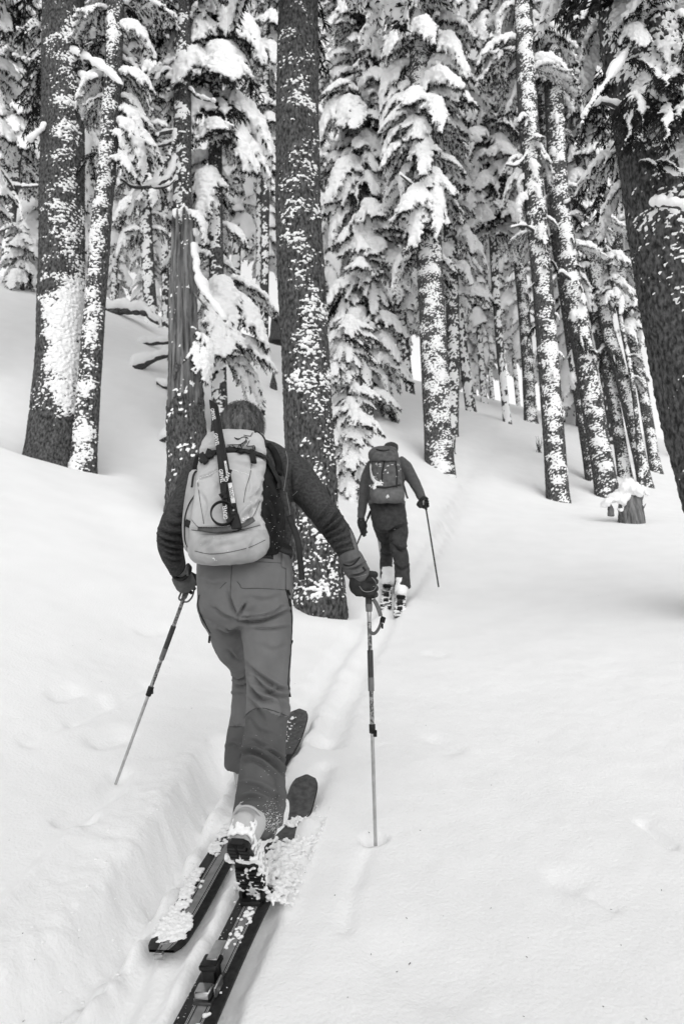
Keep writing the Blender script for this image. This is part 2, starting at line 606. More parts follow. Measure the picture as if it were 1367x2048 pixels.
def trunk_geo(path, rad, step, seg, amp, seed, flare=0.35, lump=0.05):
    """returns ring grid (n,seg,3), outward dirs, arc-length s, theta"""
    C, u, L = resample(path, step)
    r = np.interp(u, np.linspace(0, 1, len(rad)), rad)
    s = u * L
    r = r * (1 + flare * np.exp(-np.maximum(s - 0.3, 0) / 0.35))
    T = nrm(np.gradient(C, axis=0))
    ref = np.array([0, 1.0, 0])
    W = nrm(np.cross(T, ref))
    N = np.cross(W, T)
    th = np.linspace(0, 2 * np.pi, seg, endpoint=False)
    O = W[:, None] * np.cos(th)[None, :, None] - N[:, None] * np.sin(th)[None, :, None]   # theta = pi/2 faces the camera (-Y)
    R = np.repeat(r[:, None], seg, 1)
    cx, sx = np.cos(th), np.sin(th)
    rr = r.mean()
    q = np.stack([np.broadcast_to(cx, R.shape) * rr, np.broadcast_to(sx, R.shape) * rr, np.broadcast_to(s[:, None], R.shape)], -1)
    R = R * (1 + lump * perlin(q * np.array([3.0, 3.0, 1.1]) + seed * 3.7))
    if amp:
        n1 = perlin(q * np.array([22, 22, 7.0]) + seed)
        n2 = perlin(q * np.array([48, 48, 20.0]) + seed + 5)
        R = R + amp * (1 - 2.2 * np.abs(n1)) * 0.6 + amp * 0.4 * n2
    return C, O, R, s, th, q

def snow_skin(name, C, O, R, s, th, q, seed, cover, thick, freq, face=math.pi / 2, spread=1.0, bias=None, parent=None, org=(0, 0, 0)):
    """snow plastered on bark: patches with real thickness over the trunk's own surface"""
    fq = np.array([freq * 1.5, freq * 1.5, freq * 2.4])
    n = 0.7 * fbm(q * fq + seed * 11.1, 3) + 0.65 * perlin(q * np.array([3.2, 3.2, 4.2]) + seed * 2.3) + .3 * perlin(q * np.array([1.2, 1.2, .9]) + seed)
    b = spread * (np.cos(th - face) - 0.55)
    t = n + cover - .32 + np.broadcast_to(b, n.shape)
    if bias is not None: t = t + bias(s[:, None], th[None, :])
    h = np.clip(t * 1.6, 0, 1.0) ** .5 * thick * (0.7 + 0.7 * fbm(q * fq * 1.6 + 3, 2))
    on = t > 0
    Rr = np.where(on, R + np.maximum(h, 0.004), R - 0.006)
    V = C[:, None] + O * Rr[..., None]
    V[..., 2] -= np.where(on, h * 0.35, 0)
    nn, m = R.shape
    F = grid_faces(nn, m, True)
    keep = on.reshape(-1)[F].any(1)
    F = F[keep]
    used, inv = np.unique(F, return_inverse=True)
    return link(name, mesh(name, V.reshape(-1, 3)[used] - np.asarray(org), inv.reshape(-1, 4), M['tree_snow']), parent, kind='stuff')

# --- boughs
def bough_skeleton(seed, droop=0.7, wide=0.42, nb=13):
    r = random.Random(seed)
    tt = np.linspace(0, 1, 15)
    bend = r.uniform(-.12, .12)
    sp = np.column_stack([tt * (1 - 0.22 * droop * tt ** 1.5), bend * tt ** 2, 0.10 * tt - droop * tt ** 1.9])
    br = []
    for i in range(nb):
        t = 0.10 + 0.86 * (i + r.uniform(-.25, .25)) / (nb - 1)
        t = min(max(t, .06), .99)
        for sd in (-1, 1):
            l = wide * (1.05 - t) ** 0.55 * min(1, t * 5 + .3) * r.uniform(.65, 1.15)
            if t > .93: l *= .8
            p0 = np.array([np.interp(t, tt, sp[:, k]) for k in range(3)])
            an = math.radians(r.uniform(38, 68) * (1.05 - 0.45 * t)) * sd
            u = np.linspace(0, 1, 6)
            dx, dy = math.cos(an), math.sin(an)
            slope = -droop * 1.9 * t ** .9 * .55
            pts = p0 + np.column_stack([u * l * dx, u * l * dy, u * l * slope * dx + 0.06 * l * u - l * r.uniform(.45, .95) * u ** 2])
            br.append((t, sd, l, pts))
    return sp, br, tt

def make_bough(seed, voxel=0.03, nfol=1.0, droop=0.7, wide=0.42, snow_amt=1.0, bare=0.12, fat=1.0):
    r = random.Random(seed * 7 + 1)
    rs = np.random.RandomState(seed)
    sp, br, tt = bough_skeleton(seed, droop, wide)
    # snow
    mb = MB()
    C, R = [], []
    for t in np.linspace(0.08, 0.99, 26):
        p = np.array([np.interp(t, tt, sp[:, k]) for k in range(3)])
        rad = (0.056 * math.sin(math.pi * min(t * .85 + .12, 1)) + 0.018) * r.uniform(.8, 1.25) * snow_amt
        C.append(p + [0, rs.uniform(-.01, .01), rad * .75]); R.append((rad * 1.1, rad * 1.35, rad))
    for t, sd, l, pts in br:
        if r.random() < bare: continue
        for u in np.linspace(0.12, 1.0, 9):
            p = np.array([np.interp(u, np.linspace(0, 1, 6), pts[:, k]) for k in range(3)])
            rad = (0.040 * (1 - 0.55 * u) + 0.005) * r.uniform(.65, 1.4) * snow_amt * (0.6 + l * 1.2)
            C.append(p + [0, 0, rad * .8]); R.append((rad * fat, rad * fat, rad * .9))
    balls(mb, C, np.array(R))
    V, F = mb.arr()
    SV, SF, SN = remesh(V, F, voxel, 3, .5)
    SV = SV + SN * (0.022 * fbm(SV * 20 + seed, 3) - .004)[:, None]
    # twigs and needles
    fb = MB()
    v, q, t_ = tube(sp, np.interp(np.linspace(0, 1, len(sp)), [0, 1], [.02, .004]), 5)
    fb.add(v, q, t_)
    for t, sd, l, pts in br:
        v, q, t_ = tube(pts, np.linspace(.008, .002, len(pts)), 3, caps=False)
        fb.add(v, q)
    tips, dirs, lens = [], [], []
    def spray(pts, k, ls):
        n = len(pts)
        for _ in range(k):
            u = r.uniform(.05, 1) * (n - 1)
            i = min(int(u), n - 2)
            p = pts[i] + (pts[i + 1] - pts[i]) * (u - i)
            d = nrm(pts[i + 1] - pts[i]) * r.uniform(.2, 1.0) + np.array([r.gauss(0, .45), r.gauss(0, .45), r.uniform(-1.05, .12)])
            tips.append(p); dirs.append(nrm(d)); lens.append(ls * r.uniform(.5, 1.3))
    for t, sd, l, pts in br:
        spray(pts, int(26 * nfol * (.4 + l * 2)), .075)
    spray(sp, int(60 * nfol), .075)
    Pp, D, Ln = np.array(tips), np.array(dirs), np.array(lens)[:, None]
    S = nrm(np.cross(D, rs.normal(size=D.shape))) * Ln * 0.16 / max(nfol, .35) ** .5
    mid = Pp + D * Ln * .45
    end = Pp + D * Ln + np.array([0, 0, -.15]) * Ln
    VV = np.stack([Pp, mid + S, end, mid - S], 1).reshape(-1, 3)
    QQ = np.arange(len(VV)).reshape(-1, 4)
    fb.add(VV, QQ)
    FV, FF = fb.arr()
    return (FV, FF), (SV, SF)

BOUGH, BOUGH_LO = [], []
for k in range(7):
    a, b = make_bough(11 + k, .02, 1.7, droop=[.55, .75, .95, .65, .85, 1.05, .5][k], wide=[.45, .42, .36, .5, .4, .36, .48][k], snow_amt=[1.4, 1.6, 1.4, 1.35, 1.65, 1.45, 1.3][k], bare=.07)
    BOUGH.append((mesh('bough', a[0], a[1], M['foliage'], False), mesh('snow_load', b[0], b[1], M['tree_snow'])))
    a, b = make_bough(31 + k, .06, .34, droop=[.55, .75, .95, .65, .85, 1.05, .5][k], wide=[.45, .42, .4, .5, .45, .4, .48][k], snow_amt=1.75, bare=.08)
    BOUGH_LO.append((a, b))
BARE = []
for k in range(2):
    a, b = make_bough(71 + k, .03, 1.8, droop=.9, wide=.4, snow_amt=.55, bare=.6)
    BARE.append((mesh('bough', a[0], a[1], M['foliage'], False), mesh('snow_load', b[0], b[1], M['tree_snow'])))

def put_bough(root, base, at, az, L, rnd, proto=None, pitch=0.0, roll=0.0, sq=1.0):
    fo, sn = proto if proto else rnd.choice(BOUGH)
    o = bpy.data.objects.new('bough', fo)
    COL.objects.link(o)
    o.parent = root
    o.location = [float(c) for c in (np.asarray(at) - base)]
    o.rotation_euler = (roll, -pitch, az)
    o.scale = (L, L * sq, L)
    s = bpy.data.objects.new('snow_load', sn)
    COL.objects.link(s)
    s.parent = o
    return o

def mid_tree(name, label, pix, d, wpx, boughs=(), step=0.03, seg=36, amp=0.006, seed=1, cover=-0.02, thick=0.02, freq=9.0, extend=6.0, bark='bark', bias=None, spread=.9, group=None, flare=.3, face=math.pi / 2, wells=True):
    path = trunk_path(pix, d, extend)
    rad = [wp * mpp(P(*pix[min(i, len(pix) - 1)], d)) / 2 for i, wp in enumerate(wpx)]
    C, O, R, s, th, q = trunk_geo(path, rad, step, seg, amp, seed, flare)
    base = np.array([path[0][0], path[0][1], gz(path[0][0], path[0][1])])
    root = empty(name, base, label, 'tree', group)
    V = C[:, None] + O * R[..., None]
    link('trunk', mesh('trunk', V.reshape(-1, 3) - base, grid_faces(len(C), seg, True), M[bark]), root)
    if cover is not None:
        snow_skin('bark_snow', C, O, R, s, th, q, seed, cover, thick, freq, face, spread, bias, root, base)
    if wells: WELLS.append((base[0], base[1], rad[0]))
    rnd = random.Random(seed * 13 + 5)
    for b in boughs:
        y0, y1, n, l0, l1 = b[:5]
        opt = b[5] if len(b) > 5 else {}
        _, py, _ = proj(C)
        ok = np.where((py <= y0) & (py >= y1))[0]
        if not len(ok): continue
        n, l0, l1 = int(n * 1.55), l0 * .72, l1 * .8
        for k in range(n):
            i = ok[int((k + rnd.random()) / n * len(ok)) % len(ok)]
            az = opt.get('az', None)
            a = rnd.uniform(0, 2 * math.pi) if az is None else math.radians(rnd.uniform(*az))
            if az is None and rnd.random() < .35: a = -math.pi / 2 + rnd.gauss(0, .9)
            L = rnd.uniform(l0, l1)
            pr = rnd.choice(BARE) if rnd.random() < opt.get('bare', .08) else None
            at = C[i] + np.array([math.cos(a), math.sin(a), 0]) * R[i].mean() * .7
            put_bough(root, base, at, a, L, rnd, pr, pitch=rnd.uniform(*opt.get('pitch', (-.35, .15))), roll=rnd.uniform(-.2, .2), sq=rnd.uniform(.85, 1.25))
    return root, base, C, R

def far_proto(seed, H=26.0, z0=3.0, n=170, Lmax=2.4):
    rnd = random.Random(seed)
    fb, sb = MB(), MB()
    for k in range(n):
        u = (k + rnd.random()) / n
        z = z0 + (H - z0) * u
        L = Lmax * (1 - u) ** .7 * rnd.uniform(.6, 1.15) + .35
        if u < .15: L *= rnd.uniform(.4, 1)
        a = k * 2.399 + rnd.uniform(-.5, .5)
        (fv, ff), (sv, sf) = BOUGH_LO[rnd.randrange(len(BOUGH_LO))]
        ca, sa = math.cos(a), math.sin(a)
        pt = rnd.uniform(-.45, .1)
        cp, sp_ = math.cos(pt), math.sin(pt)
        Rm = np.array([[ca, -sa, 0], [sa, ca, 0], [0, 0, 1]]) @ np.array([[cp, 0, -sp_], [0, 1, 0], [sp_, 0, cp]])
        for src, F, dst in ((fv, ff, fb), (sv, sf, sb)):
            VV = src @ Rm.T * L + np.array([ca * .12, sa * .12, z])
            q = [f for f in F if f.shape[1] == 4]
            t = [f for f in F if f.shape[1] == 3]
            dst.add(VV, q[0] if q else None, t[0] if t else None)
    path = np.array([[0, 0, -.6], [rnd.uniform(-.1, .1), 0, H * .4], [0, rnd.uniform(-.1, .1), H]])
    C, O, R, s, th, q = trunk_geo(path, [.21, .17, .03], .12, 20, .008, seed, .3)
    V = C[:, None] + O * R[..., None]
    tr = mesh('trunk', V.reshape(-1, 3), grid_faces(len(C), 20, True), M['bark_far'])
    h = fbm(q * np.array([6, 6, 7]) + seed, 3)
    on = (h + .9 * (np.cos(th - math.pi / 2) - .5)[None]) > .22
    Vs = C[:, None] + O * np.where(on, R + .03, R - .02)[..., None]
    F = grid_faces(len(C), 20, True)
    F = F[on.reshape(-1)[F].any(1)]
    us, inv = np.unique(F, return_inverse=True)
    ts = mesh('bark_snow', Vs.reshape(-1, 3)[us], inv.reshape(-1, 4), M['tree_snow'])
    FV, FF = fb.arr(); SV, SF = sb.arr()
    return tr, ts, mesh('crown', FV, FF, M['foliage'], False), mesh('crown_snow', SV, SF, M['tree_snow'])

def far_tree(name, proto, x, y, sc, rot, label, group, lean=(0, 0)):
    base = (x, y, gz(x, y))
    root = empty(name, base, label, 'tree', group)
    root.rotation_euler = (lean[0], lean[1], 0)
    root.scale = (sc, sc, sc)
    tr, ts, cr, cs = proto
    link('trunk', tr, root)
    link('bark_snow', ts, root, kind='stuff')
    c = link('crown', cr, root)
    c.rotation_euler = (0, 0, rot)
    link('crown_snow', cs, c, kind='stuff')
    return root

# --- the trees one can tell apart in the photograph
G_R = 'slender leaning trunks on the right bank'
# big trunk on the left with plastered snow
def bias_T1(s, th):
    band = np.exp(-((s - 2.25) / .75) ** 4) * 1.0 * sstep(.0, .95, np.cos(th - 2.35) + .25 * perlin(np.stack([th + 0 * s, 2.2 * s + 0 * th, 0 * s * th + 3.3], -1))) + np.exp(-((s - 1.25) / .2) ** 2) * .3 - .75 * np.exp(-(s / 1.05) ** 6)
    return band
mid_tree('conifer_tree', 'thick dark trunk with a wide plaster of snow beside a thinner trunk', [(105, 945), (120, 700), (125, 400), (128, 0)], 9.5, [96, 88, 82, 70],
         [(120, -260, 16, 1.2, 2.0, dict(bare=.5, az=(10, 200)))], .016, 140, .016, 1, -.16, .036, 15, 4, bias=bias_T1, face=2.1, spread=.75, flare=.38)
mid_tree('conifer_tree', 'thinner snow flecked trunk grown against the thick plastered trunk', [(166, 950), (184, 700), (203, 450), (222, 230), (233, 0)], 9.25, [46, 40, 36, 32, 26],
         [(330, -240, 22, .6, 1.2, dict(az=(-60, 200)))], .016, 84, .009, 2, .04, .026, 15, 4)
mid_tree('conifer_tree', 'stout centre trunk dappled with snow ledges behind the hiker in front', [(637, 1208), (615, 800), (596, 400), (596, 0)], 6.9, [98, 95, 82, 76],
         [(-60, -300, 14, 1.3, 2.0)], .0115, 168, .016, 3, -.10, .034, 15, 4, face=1.95, spread=.6, flare=.12, bias=lambda s, th: -.25 * sstep(3.2, 5.5, s) + 0 * th)
mid_tree('conifer_tree', 'dark heavy trunk leaning left with snow clumps, boughs hanging above', [(1510, 1180), (1412, 850), (1362, 600), (1328, 400), (1295, 200), (1262, 0)], 5.2, [165, 155, 150, 140, 125, 110],
         [(330, -150, 22, .5, .95, dict(bare=.5)), (60, -260, 10, .8, 1.3, dict(az=(170, 290), bare=.4))], .012, 170, .024, 4, -.20, .032, 14, 3, face=1.9, spread=.4, bias=lambda s, th: .32 * sstep(2.4, 4.0, s) + 0 * th, wells=False)
mid_tree('conifer_tree', 'straight dead branched trunk rising directly behind the broken snag', [(374, 780), (366, 500), (365, 200), (367, 0)], 11.5, [42, 38, 32, 28],
         [(60, -300, 16, 1.0, 1.7)], .03, 44, .008, 5, -.08, .022, 10, 4)
mid_tree('conifer_tree', 'snow laden fir with broad drooping pillows right of the snag', [(438, 760), (432, 500), (431, 250), (434, 0)], 12.5, [30, 28, 25, 22],
         [(730, 560, 9, 1.1, 1.7, dict(az=(-110, 30))), (560, 260, 10, .9, 1.6), (300, 250, 3, 1.5, 1.9, dict(az=(-60, 20))), (240, -280, 40, 1.2, 2.1)], .03, 40, .006, 6, -.05, .02, 10, 4)
mid_tree('conifer_tree', 'tall fir buried in white boughs from crown to snow right of the centre trunk', [(733, 830), (728, 500), (716, 100), (714, 0)], 17, [26, 24, 20, 18],
         [(800, 560, 22, 1.0, 1.9), (600, 200, 46, 1.2, 2.2), (260, -200, 44, 1.0, 2.0)], .05, 30, .006, 7, .0, .025, 8, 5)
mid_tree('conifer_tree', 'snow plastered dark trunk standing uphill of the far hiker', [(878, 926), (858, 520), (843, 250), (837, 0)], 15, [56, 50, 42, 32],
         [(520, 250, 16, .9, 1.7), (280, -250, 34, 1.1, 2.1)], .022, 70, .010, 8, .02, .03, 15, 5, flare=.12)
mid_tree('conifer_tree', 'narrow trunk close behind the plastered trunk uphill of the far hiker', [(900, 900), (905, 700), (898, 400), (885, 0)], 18, [26, 28, 26, 20],
         [(600, 250, 14, .9, 1.6), (280, -150, 26, 1.0, 2.0)], .04, 36, .006, 9, 0, .02, 9, 5)
mid_tree('conifer_tree', 'slim trunk on the ridge with its foot at the skin track bend', [(942, 829), (915, 620), (893, 400), (880, 100)], 26, [20, 20, 18, 14],
         [(560, -100, 40, 1.3, 2.4)], .07, 26, .006, 10, .05, .025, 8, 6, 'bark_far')
mid_tree('conifer_tree', 'white fir with stacked snow domes between the ridge trunks', [(1013, 842), (995, 650), (982, 400), (978, 100)], 22, [14, 16, 16, 12],
         [(480, 130, 46, 1.3, 2.4), (150, -120, 26, 1.0, 2.0)], .07, 26, .006, 11, .05, .025, 8, 6, 'bark_far')
for k, (pix, d, wp, bo, lab) in enumerate([
        ([(1060, 842), (1048, 640), (1022, 350), (1005, 0)], 24, [24, 22, 20, 16], [(380, -100, 30, 1.2, 2.2)], 'trunk at the top of the skin track on the ridge'),
        ([(1115, 998), (1086, 600), (1056, 250), (1045, 0)], 14, [42, 40, 37, 32], [(500, 250, 6, .7, 1.1, dict(az=(20, 200))), (140, -250, 20, 1.0, 1.8, dict(az=(-30, 210)))], 'snow speckled trunk nearest the skin track on the right bank'),
        ([(1214, 993), (1165, 700), (1118, 400), (1100, 0)], 14.5, [42, 40, 36, 28], [(560, 350, 6, .6, 1.0, dict(az=(-40, 60))), (160, -250, 20, 1.0, 1.8, dict(az=(-30, 200)))], 'dark leaning trunk standing just above the small splintered stump'),
        ([(1186, 962), (1140, 650), (1094, 300), (1078, 0)], 16, [28, 28, 25, 20], [(120, -200, 14, 1.0, 1.7, dict(az=(0, 200)))], 'leaning trunk touching its neighbour above the splintered stump'),
        ([(1250, 962), (1216, 750), (1166, 500), (1120, 100)], 17, [24, 25, 24, 20], [(620, 350, 10, .6, 1.0), (250, -150, 18, .9, 1.6)], 'slender leaning trunk behind the gap left of the thin pole like trunk'),
        ([(1290, 972), (1243, 760), (1192, 560), (1150, 200)], 16.6, [24, 26, 26, 20], [(600, 350, 10, .7, 1.2), (350, -100, 24, 1.0, 1.9)], 'slender leaning trunk pressed close against the thin pole like trunk'),
        ([(1310, 942), (1284, 780), (1250, 600), (1203, 300)], 20, [20, 22, 22, 18], [(680, 350, 16, .8, 1.4), (350, -100, 24, 1.0, 1.9)], 'slender leaning trunk set back between the pole like trunk and the dark heavy trunk'),
        ([(1281, 972), (1268, 800), (1240, 640), (1205, 480)], 16.2, [9, 9, 8, 6], [(600, 400, 8, .5, .9)], 'thin pole like sapling trunk among the leaning trunks')]):
    mid_tree('conifer_tree', lab or 'slender leaning trunk in the stand left of the dark heavy trunk', pix, d, wp, list(bo) + [(760, 200, 14, .3, .65, dict(bare=.6, pitch=(-.6, .1)))], .022, 48, .009, 20 + k, -.04, .026, 15, 5, group=None if lab else G_R)
mid_tree('conifer_tree', 'twin trunk with bare foot on the upper slope right of the snag', [(528, 722), (531, 400), (533, 0)], 22, [16, 15, 12], [(300, -100, 30, 1.1, 2.0)], .06, 26, .006, 40, -.05, .02, 9, 6, 'bark_far')
mid_tree('conifer_tree', 'paler twin trunk left of the bare footed trunk on the upper slope', [(516, 692), (518, 400), (520, 0)], 24, [11, 11, 9], [(350, -100, 24, 1.0, 1.9)], .06, 24, .006, 41, .15, .025, 9, 6, 'bark_far')
mid_tree('conifer_tree', 'snowy trunk above the bent log on the left bank', [(303, 645), (292, 450), (290, 200), (292, 0)], 19, [26, 24, 22, 18], [(480, 200, 18, .9, 1.7), (200, -150, 30, 1.1, 2.0)], .05, 32, .006, 42, .1, .03, 9, 6)
mid_tree('conifer_tree', 'thin speckled trunk peeping out left of the snag', [(332, 665), (330, 420), (335, 100)], 22, [15, 14, 11], [(400, -100, 34, .9, 1.7)], .06, 26, .006, 43, .1, .025, 9, 6, 'bark_far')
mid_tree('conifer_tree', 'trunk behind the left snow bank with a forked dead limb', [(14, 545), (24, 400), (42, 200), (48, 0)], 19, [22, 22, 20, 16], [(350, -100, 34, 1.1, 2.1)], .05, 30, .006, 44, 0, .025, 9, 6)
mid_tree('conifer_tree', 'fir whose white drooping boughs reach in beside the thick plastered trunk', [(-70, 800), (-60, 400), (-55, 0)], 11, [40, 36, 30], [(480, 300, 4, .9, 1.3, dict(az=(-70, 10))), (260, -300, 36, 1.2, 2.0)], .05, 30, .006, 45, 0, .02, 9, 4)
mid_tree('conifer_tree', 'trunk with a short dark foot on the slope behind the far hiker', [(820, 788), (802, 600), (790, 300), (785, 0)], 27, [16, 16, 14, 12], [(640, -80, 60, 1.2, 2.3)], .07, 24, .006, 46, 0, .02, 9, 6, 'bark_far')
mid_tree('conifer_sapling', 'young fir cloaked in snow against the right side of the centre trunk', [(702, 985), (698, 850), (692, 720), (690, 640)], float(hit(702, 985)[1]), [3, 4, 4, 2], [(990, 800, 30, .5, .85), (850, 640, 24, .4, .85)], .03, 16, .002, 47, None, extend=.1, wells=False)
mid_tree('conifer_sapling', 'small snow covered fir on the crest of the left bank', [(45, 580), (45, 520), (44, 455)], 16.5, [8, 5, 2], [(570, 455, 24, .45, .9)], .04, 14, .002, 48, None, extend=.1, wells=False)

# --- forest further back
FAR = [far_proto(101, 28, 3.5, 260, 1.7), far_proto(102, 30, 5.5, 260, 1.8), far_proto(103, 24, 1.0, 260, 1.6), far_proto(104, 32, 8.0, 240, 1.7)]
rnd = random.Random(5)
placed = [(o.location.x, o.location.y) for o in bpy.data.objects if o.type == 'EMPTY']
cnt = 0
def ok_spot(x, y, md):
    return all((x - a) ** 2 + (y - b) ** 2 > md * md for a, b in placed)
tries = 0
while cnt < 42 and tries < 6000:
    tries += 1
    y = rnd.uniform(20, 62)
    x = rnd.uniform(-.62, .62) * y
    base = np.array([x, y, gz(x, y)])
    px, py, _ = proj(base[None])
    px = px[0]
    if y < 32 and 480 < px < 1200: continue
    if px > 900 and rnd.random() < .55: continue
    if not ok_spot(x, y, 1.9 if y < 35 else 1.5): continue
    if x < -4 and y < 26 and px > 150: continue
    placed.append((x, y))
    pr = FAR[rnd.randrange(4)]
    if x < -3: lab, g = 'snow covered forest tree on the rising slope behind the left bank', 'forest trees behind the left bank'
    elif px > 1050: lab, g = 'snow covered forest tree deep behind the leaning trunks on the right', 'forest trees behind the right bank'
    else: lab, g = 'snow covered forest tree beyond the crest above the far hiker', 'forest trees beyond the crest'
    far_tree('forest_tree', pr, x, y, rnd.uniform(.8, 1.2), rnd.uniform(0, 6.28), lab, g, (rnd.gauss(0, .02), rnd.gauss(0, .025)))
    cnt += 1

for k, (px_, d_) in enumerate([(975, 42), (1025, 50), (700, 36), (1345, 40)]):
    q_ = P(px_, 700, d_)
    far_tree('forest_tree', FAR[k % 4], q_[0], d_, rnd.uniform(.55, .95), rnd.uniform(0, 6.28), 'snow covered forest tree beyond the crest above the far hiker', 'forest trees beyond the crest', (0, rnd.gauss(0, .02)))
# unseen young firs added behind the camera to shade the foreground snow
for k in range(11):
    x = -3.2 + .85 * k + rnd.uniform(-.25, .25)
    y = -2.7 + rnd.uniform(-.7, .2) - .12 * abs(x)
    far_tree('added_shade_fir', FAR[2], x, y, rnd.uniform(.21, .28), rnd.uniform(0, 6), 'young snowy fir added out of view behind the camera to shade the foreground', 'young firs added behind the camera for shade')
# ------------------------------------------------------------------ materials of clothes and gear
from mathutils.bvhtree import BVHTree
M['shirt'] = mat('shirt', 0.042, 0.95, 0.072, 90, bump=0.25, bscale=420, bdist=0.002, spec=0.05)
M['shirt_pale'] = mat('shirt_pale', 0.13, 0.95, 0.17, 160, bump=0.2, bscale=420, bdist=0.002, spec=0.1)
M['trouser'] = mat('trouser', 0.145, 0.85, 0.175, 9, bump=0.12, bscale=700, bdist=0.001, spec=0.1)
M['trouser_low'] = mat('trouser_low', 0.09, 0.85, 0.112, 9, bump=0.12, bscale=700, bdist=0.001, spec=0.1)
M['pack'] = mat('pack', 0.44, 0.7, 0.54, 7, bump=0.15, bscale=500, bdist=0.001, spec=0.3)
M['pack_base'] = mat('pack_base', 0.34, 0.8, 0.46, 14, 6, bump=0.15, bscale=500, bdist=0.001)
M['black'] = mat('black', 0.008, 0.6, 0.016, 40, spec=0.3)
M['black_cloth'] = mat('black_cloth', 0.010, 0.85, 0.02, 30, bump=0.2, bscale=500, bdist=0.001, spec=0.15)
M['seam'] = mat('seam', 0.06, 0.9, 0.09, 50)
M['thread'] = mat('thread', 0.25, 0.9, 0.3, 50)
M['axe'] = mat('axe', 0.008, 0.55, 0.014, 60, spec=0.25)
M['steel'] = mat('steel', 0.045, 0.5, 0.09, 30, metal=0.1)
M['alu'] = mat('alu', 0.42, 0.35, 0.55, 40, metal=0.8)
M['shaft_mid'] = mat('shaft_mid', 0.10, 0.35, 0.35, 90, lo=.45, hi=.55, metal=0.4)
M['foam'] = mat('foam', 0.05, 0.9, 0.07, 80, bump=0.3, bscale=300, bdist=0.002)
M['grip_pale'] = mat('grip_pale', 0.13, 0.7, 0.18, 50)
M['webbing'] = mat('webbing', 0.10, 0.85, 0.14, 120)
M['white'] = mat('white', 0.75, 0.6, 0.8, 20)
M['skin'] = mat('skin', 0.36, 0.55, 0.42, 20, spec=0.4)
M['hair'] = mat('hair', 0.03, 0.6, 0.20, 60, spec=0.4, stretch=(1, 1, .2))
M['glove'] = mat('glove', 0.016, 0.75, 0.03, 40, bump=0.3, bscale=120, bdist=0.002)
M['glove_cuff'] = mat('glove_cuff', 0.09, 0.85, 0.13, 40, bump=0.2, bscale=300, bdist=0.001)
M['boot'] = mat('boot', 0.42, 0.45, 0.5, 14, spec=0.5)
M['boot_dark'] = mat('boot_dark', 0.05, 0.5, 0.08, 30)
M['rubber'] = mat('rubber', 0.008, 0.6, 0.014, 40)
M['ski'] = mat('ski', 0.010, 0.55, 0.022, 60, spec=0.2)
M['ski_base'] = mat('ski_base', 0.05, 0.6, 0.10, 40, stretch=(1, 1, 1), bump=.2, bscale=200, bdist=.001)
M['ski_stripe'] = mat('ski_stripe', 0.17, 0.5, 0.24, 30, spec=0.3)
M['ski_line'] = mat('ski_line', 0.40, 0.45, 0.45, 30)
M['pack2'] = mat('pack2', 0.07, 0.8, 0.12, 25)
M['pack2_base'] = mat('pack2_base', 0.11, 0.8, 0.15, 25)
M['trouser2'] = mat('trouser2', 0.03, 0.85, 0.05, 25)
M['shirt2'] = mat('shirt2', 0.075, 0.9, 0.10, 30)

VIEW = np.array([0, -1.0, 0.05])

def limb_rows(rows):
    C = np.array([P(r[0], r[1], r[2]) for r in rows])
    m = np.array([mpp(c) for c in C])
    hw = np.array([r[3] for r in rows]) * m
    hd = np.array([r[4] if len(r) > 4 else r[3] for r in rows]) * m
    return C, hw, hd

def limb(mb, rows, seg=32, n=40, pw=2.0, ref=VIEW):
    C, hw, hd = limb_rows(rows)
    v, q, t = loft(C, hw, hd, ref, seg, n, pw)
    mb.add(v, q, t)

def stack(mb, rows, seg=48, n=80, pw=2.6):
    """like limb, but every ring lies level with the picture's horizontal and the line of sight"""
    C, hw, hd = limb_rows(rows)
    D = catmull(np.column_stack([C, hw, hd]), n)
    a = np.linspace(0, 2 * np.pi, seg, endpoint=False)
    ca, sa = np.cos(a), np.sin(a)
    ca = np.sign(ca) * np.abs(ca) ** (2 / pw); sa = np.sign(sa) * np.abs(sa) ** (2 / pw)
    vd = nrm(C.mean(0)); rt = nrm(np.cross(vd, UP))
    R = D[:, None, :3] + rt * (D[:, 3][:, None, None] * ca[None, :, None]) + vd * (D[:, 4][:, None, None] * sa[None, :, None])
    V = np.vstack([R.reshape(-1, 3), D[0, :3], D[-1, :3]])
    j = np.arange(seg); o = (n - 1) * seg; b0, b1 = len(V) - 2, len(V) - 1
    T = np.vstack([np.stack([np.full(seg, b0), (j + 1) % seg, j], -1), np.stack([np.full(seg, b1), o + j, o + (j + 1) % seg], -1)])
    mb.add(V, grid_faces(n, seg, True), T)

def fused(mb, voxel, it=5, fac=.5):
    V, F = mb.arr()
    return remesh(V, F, voxel, it, fac)

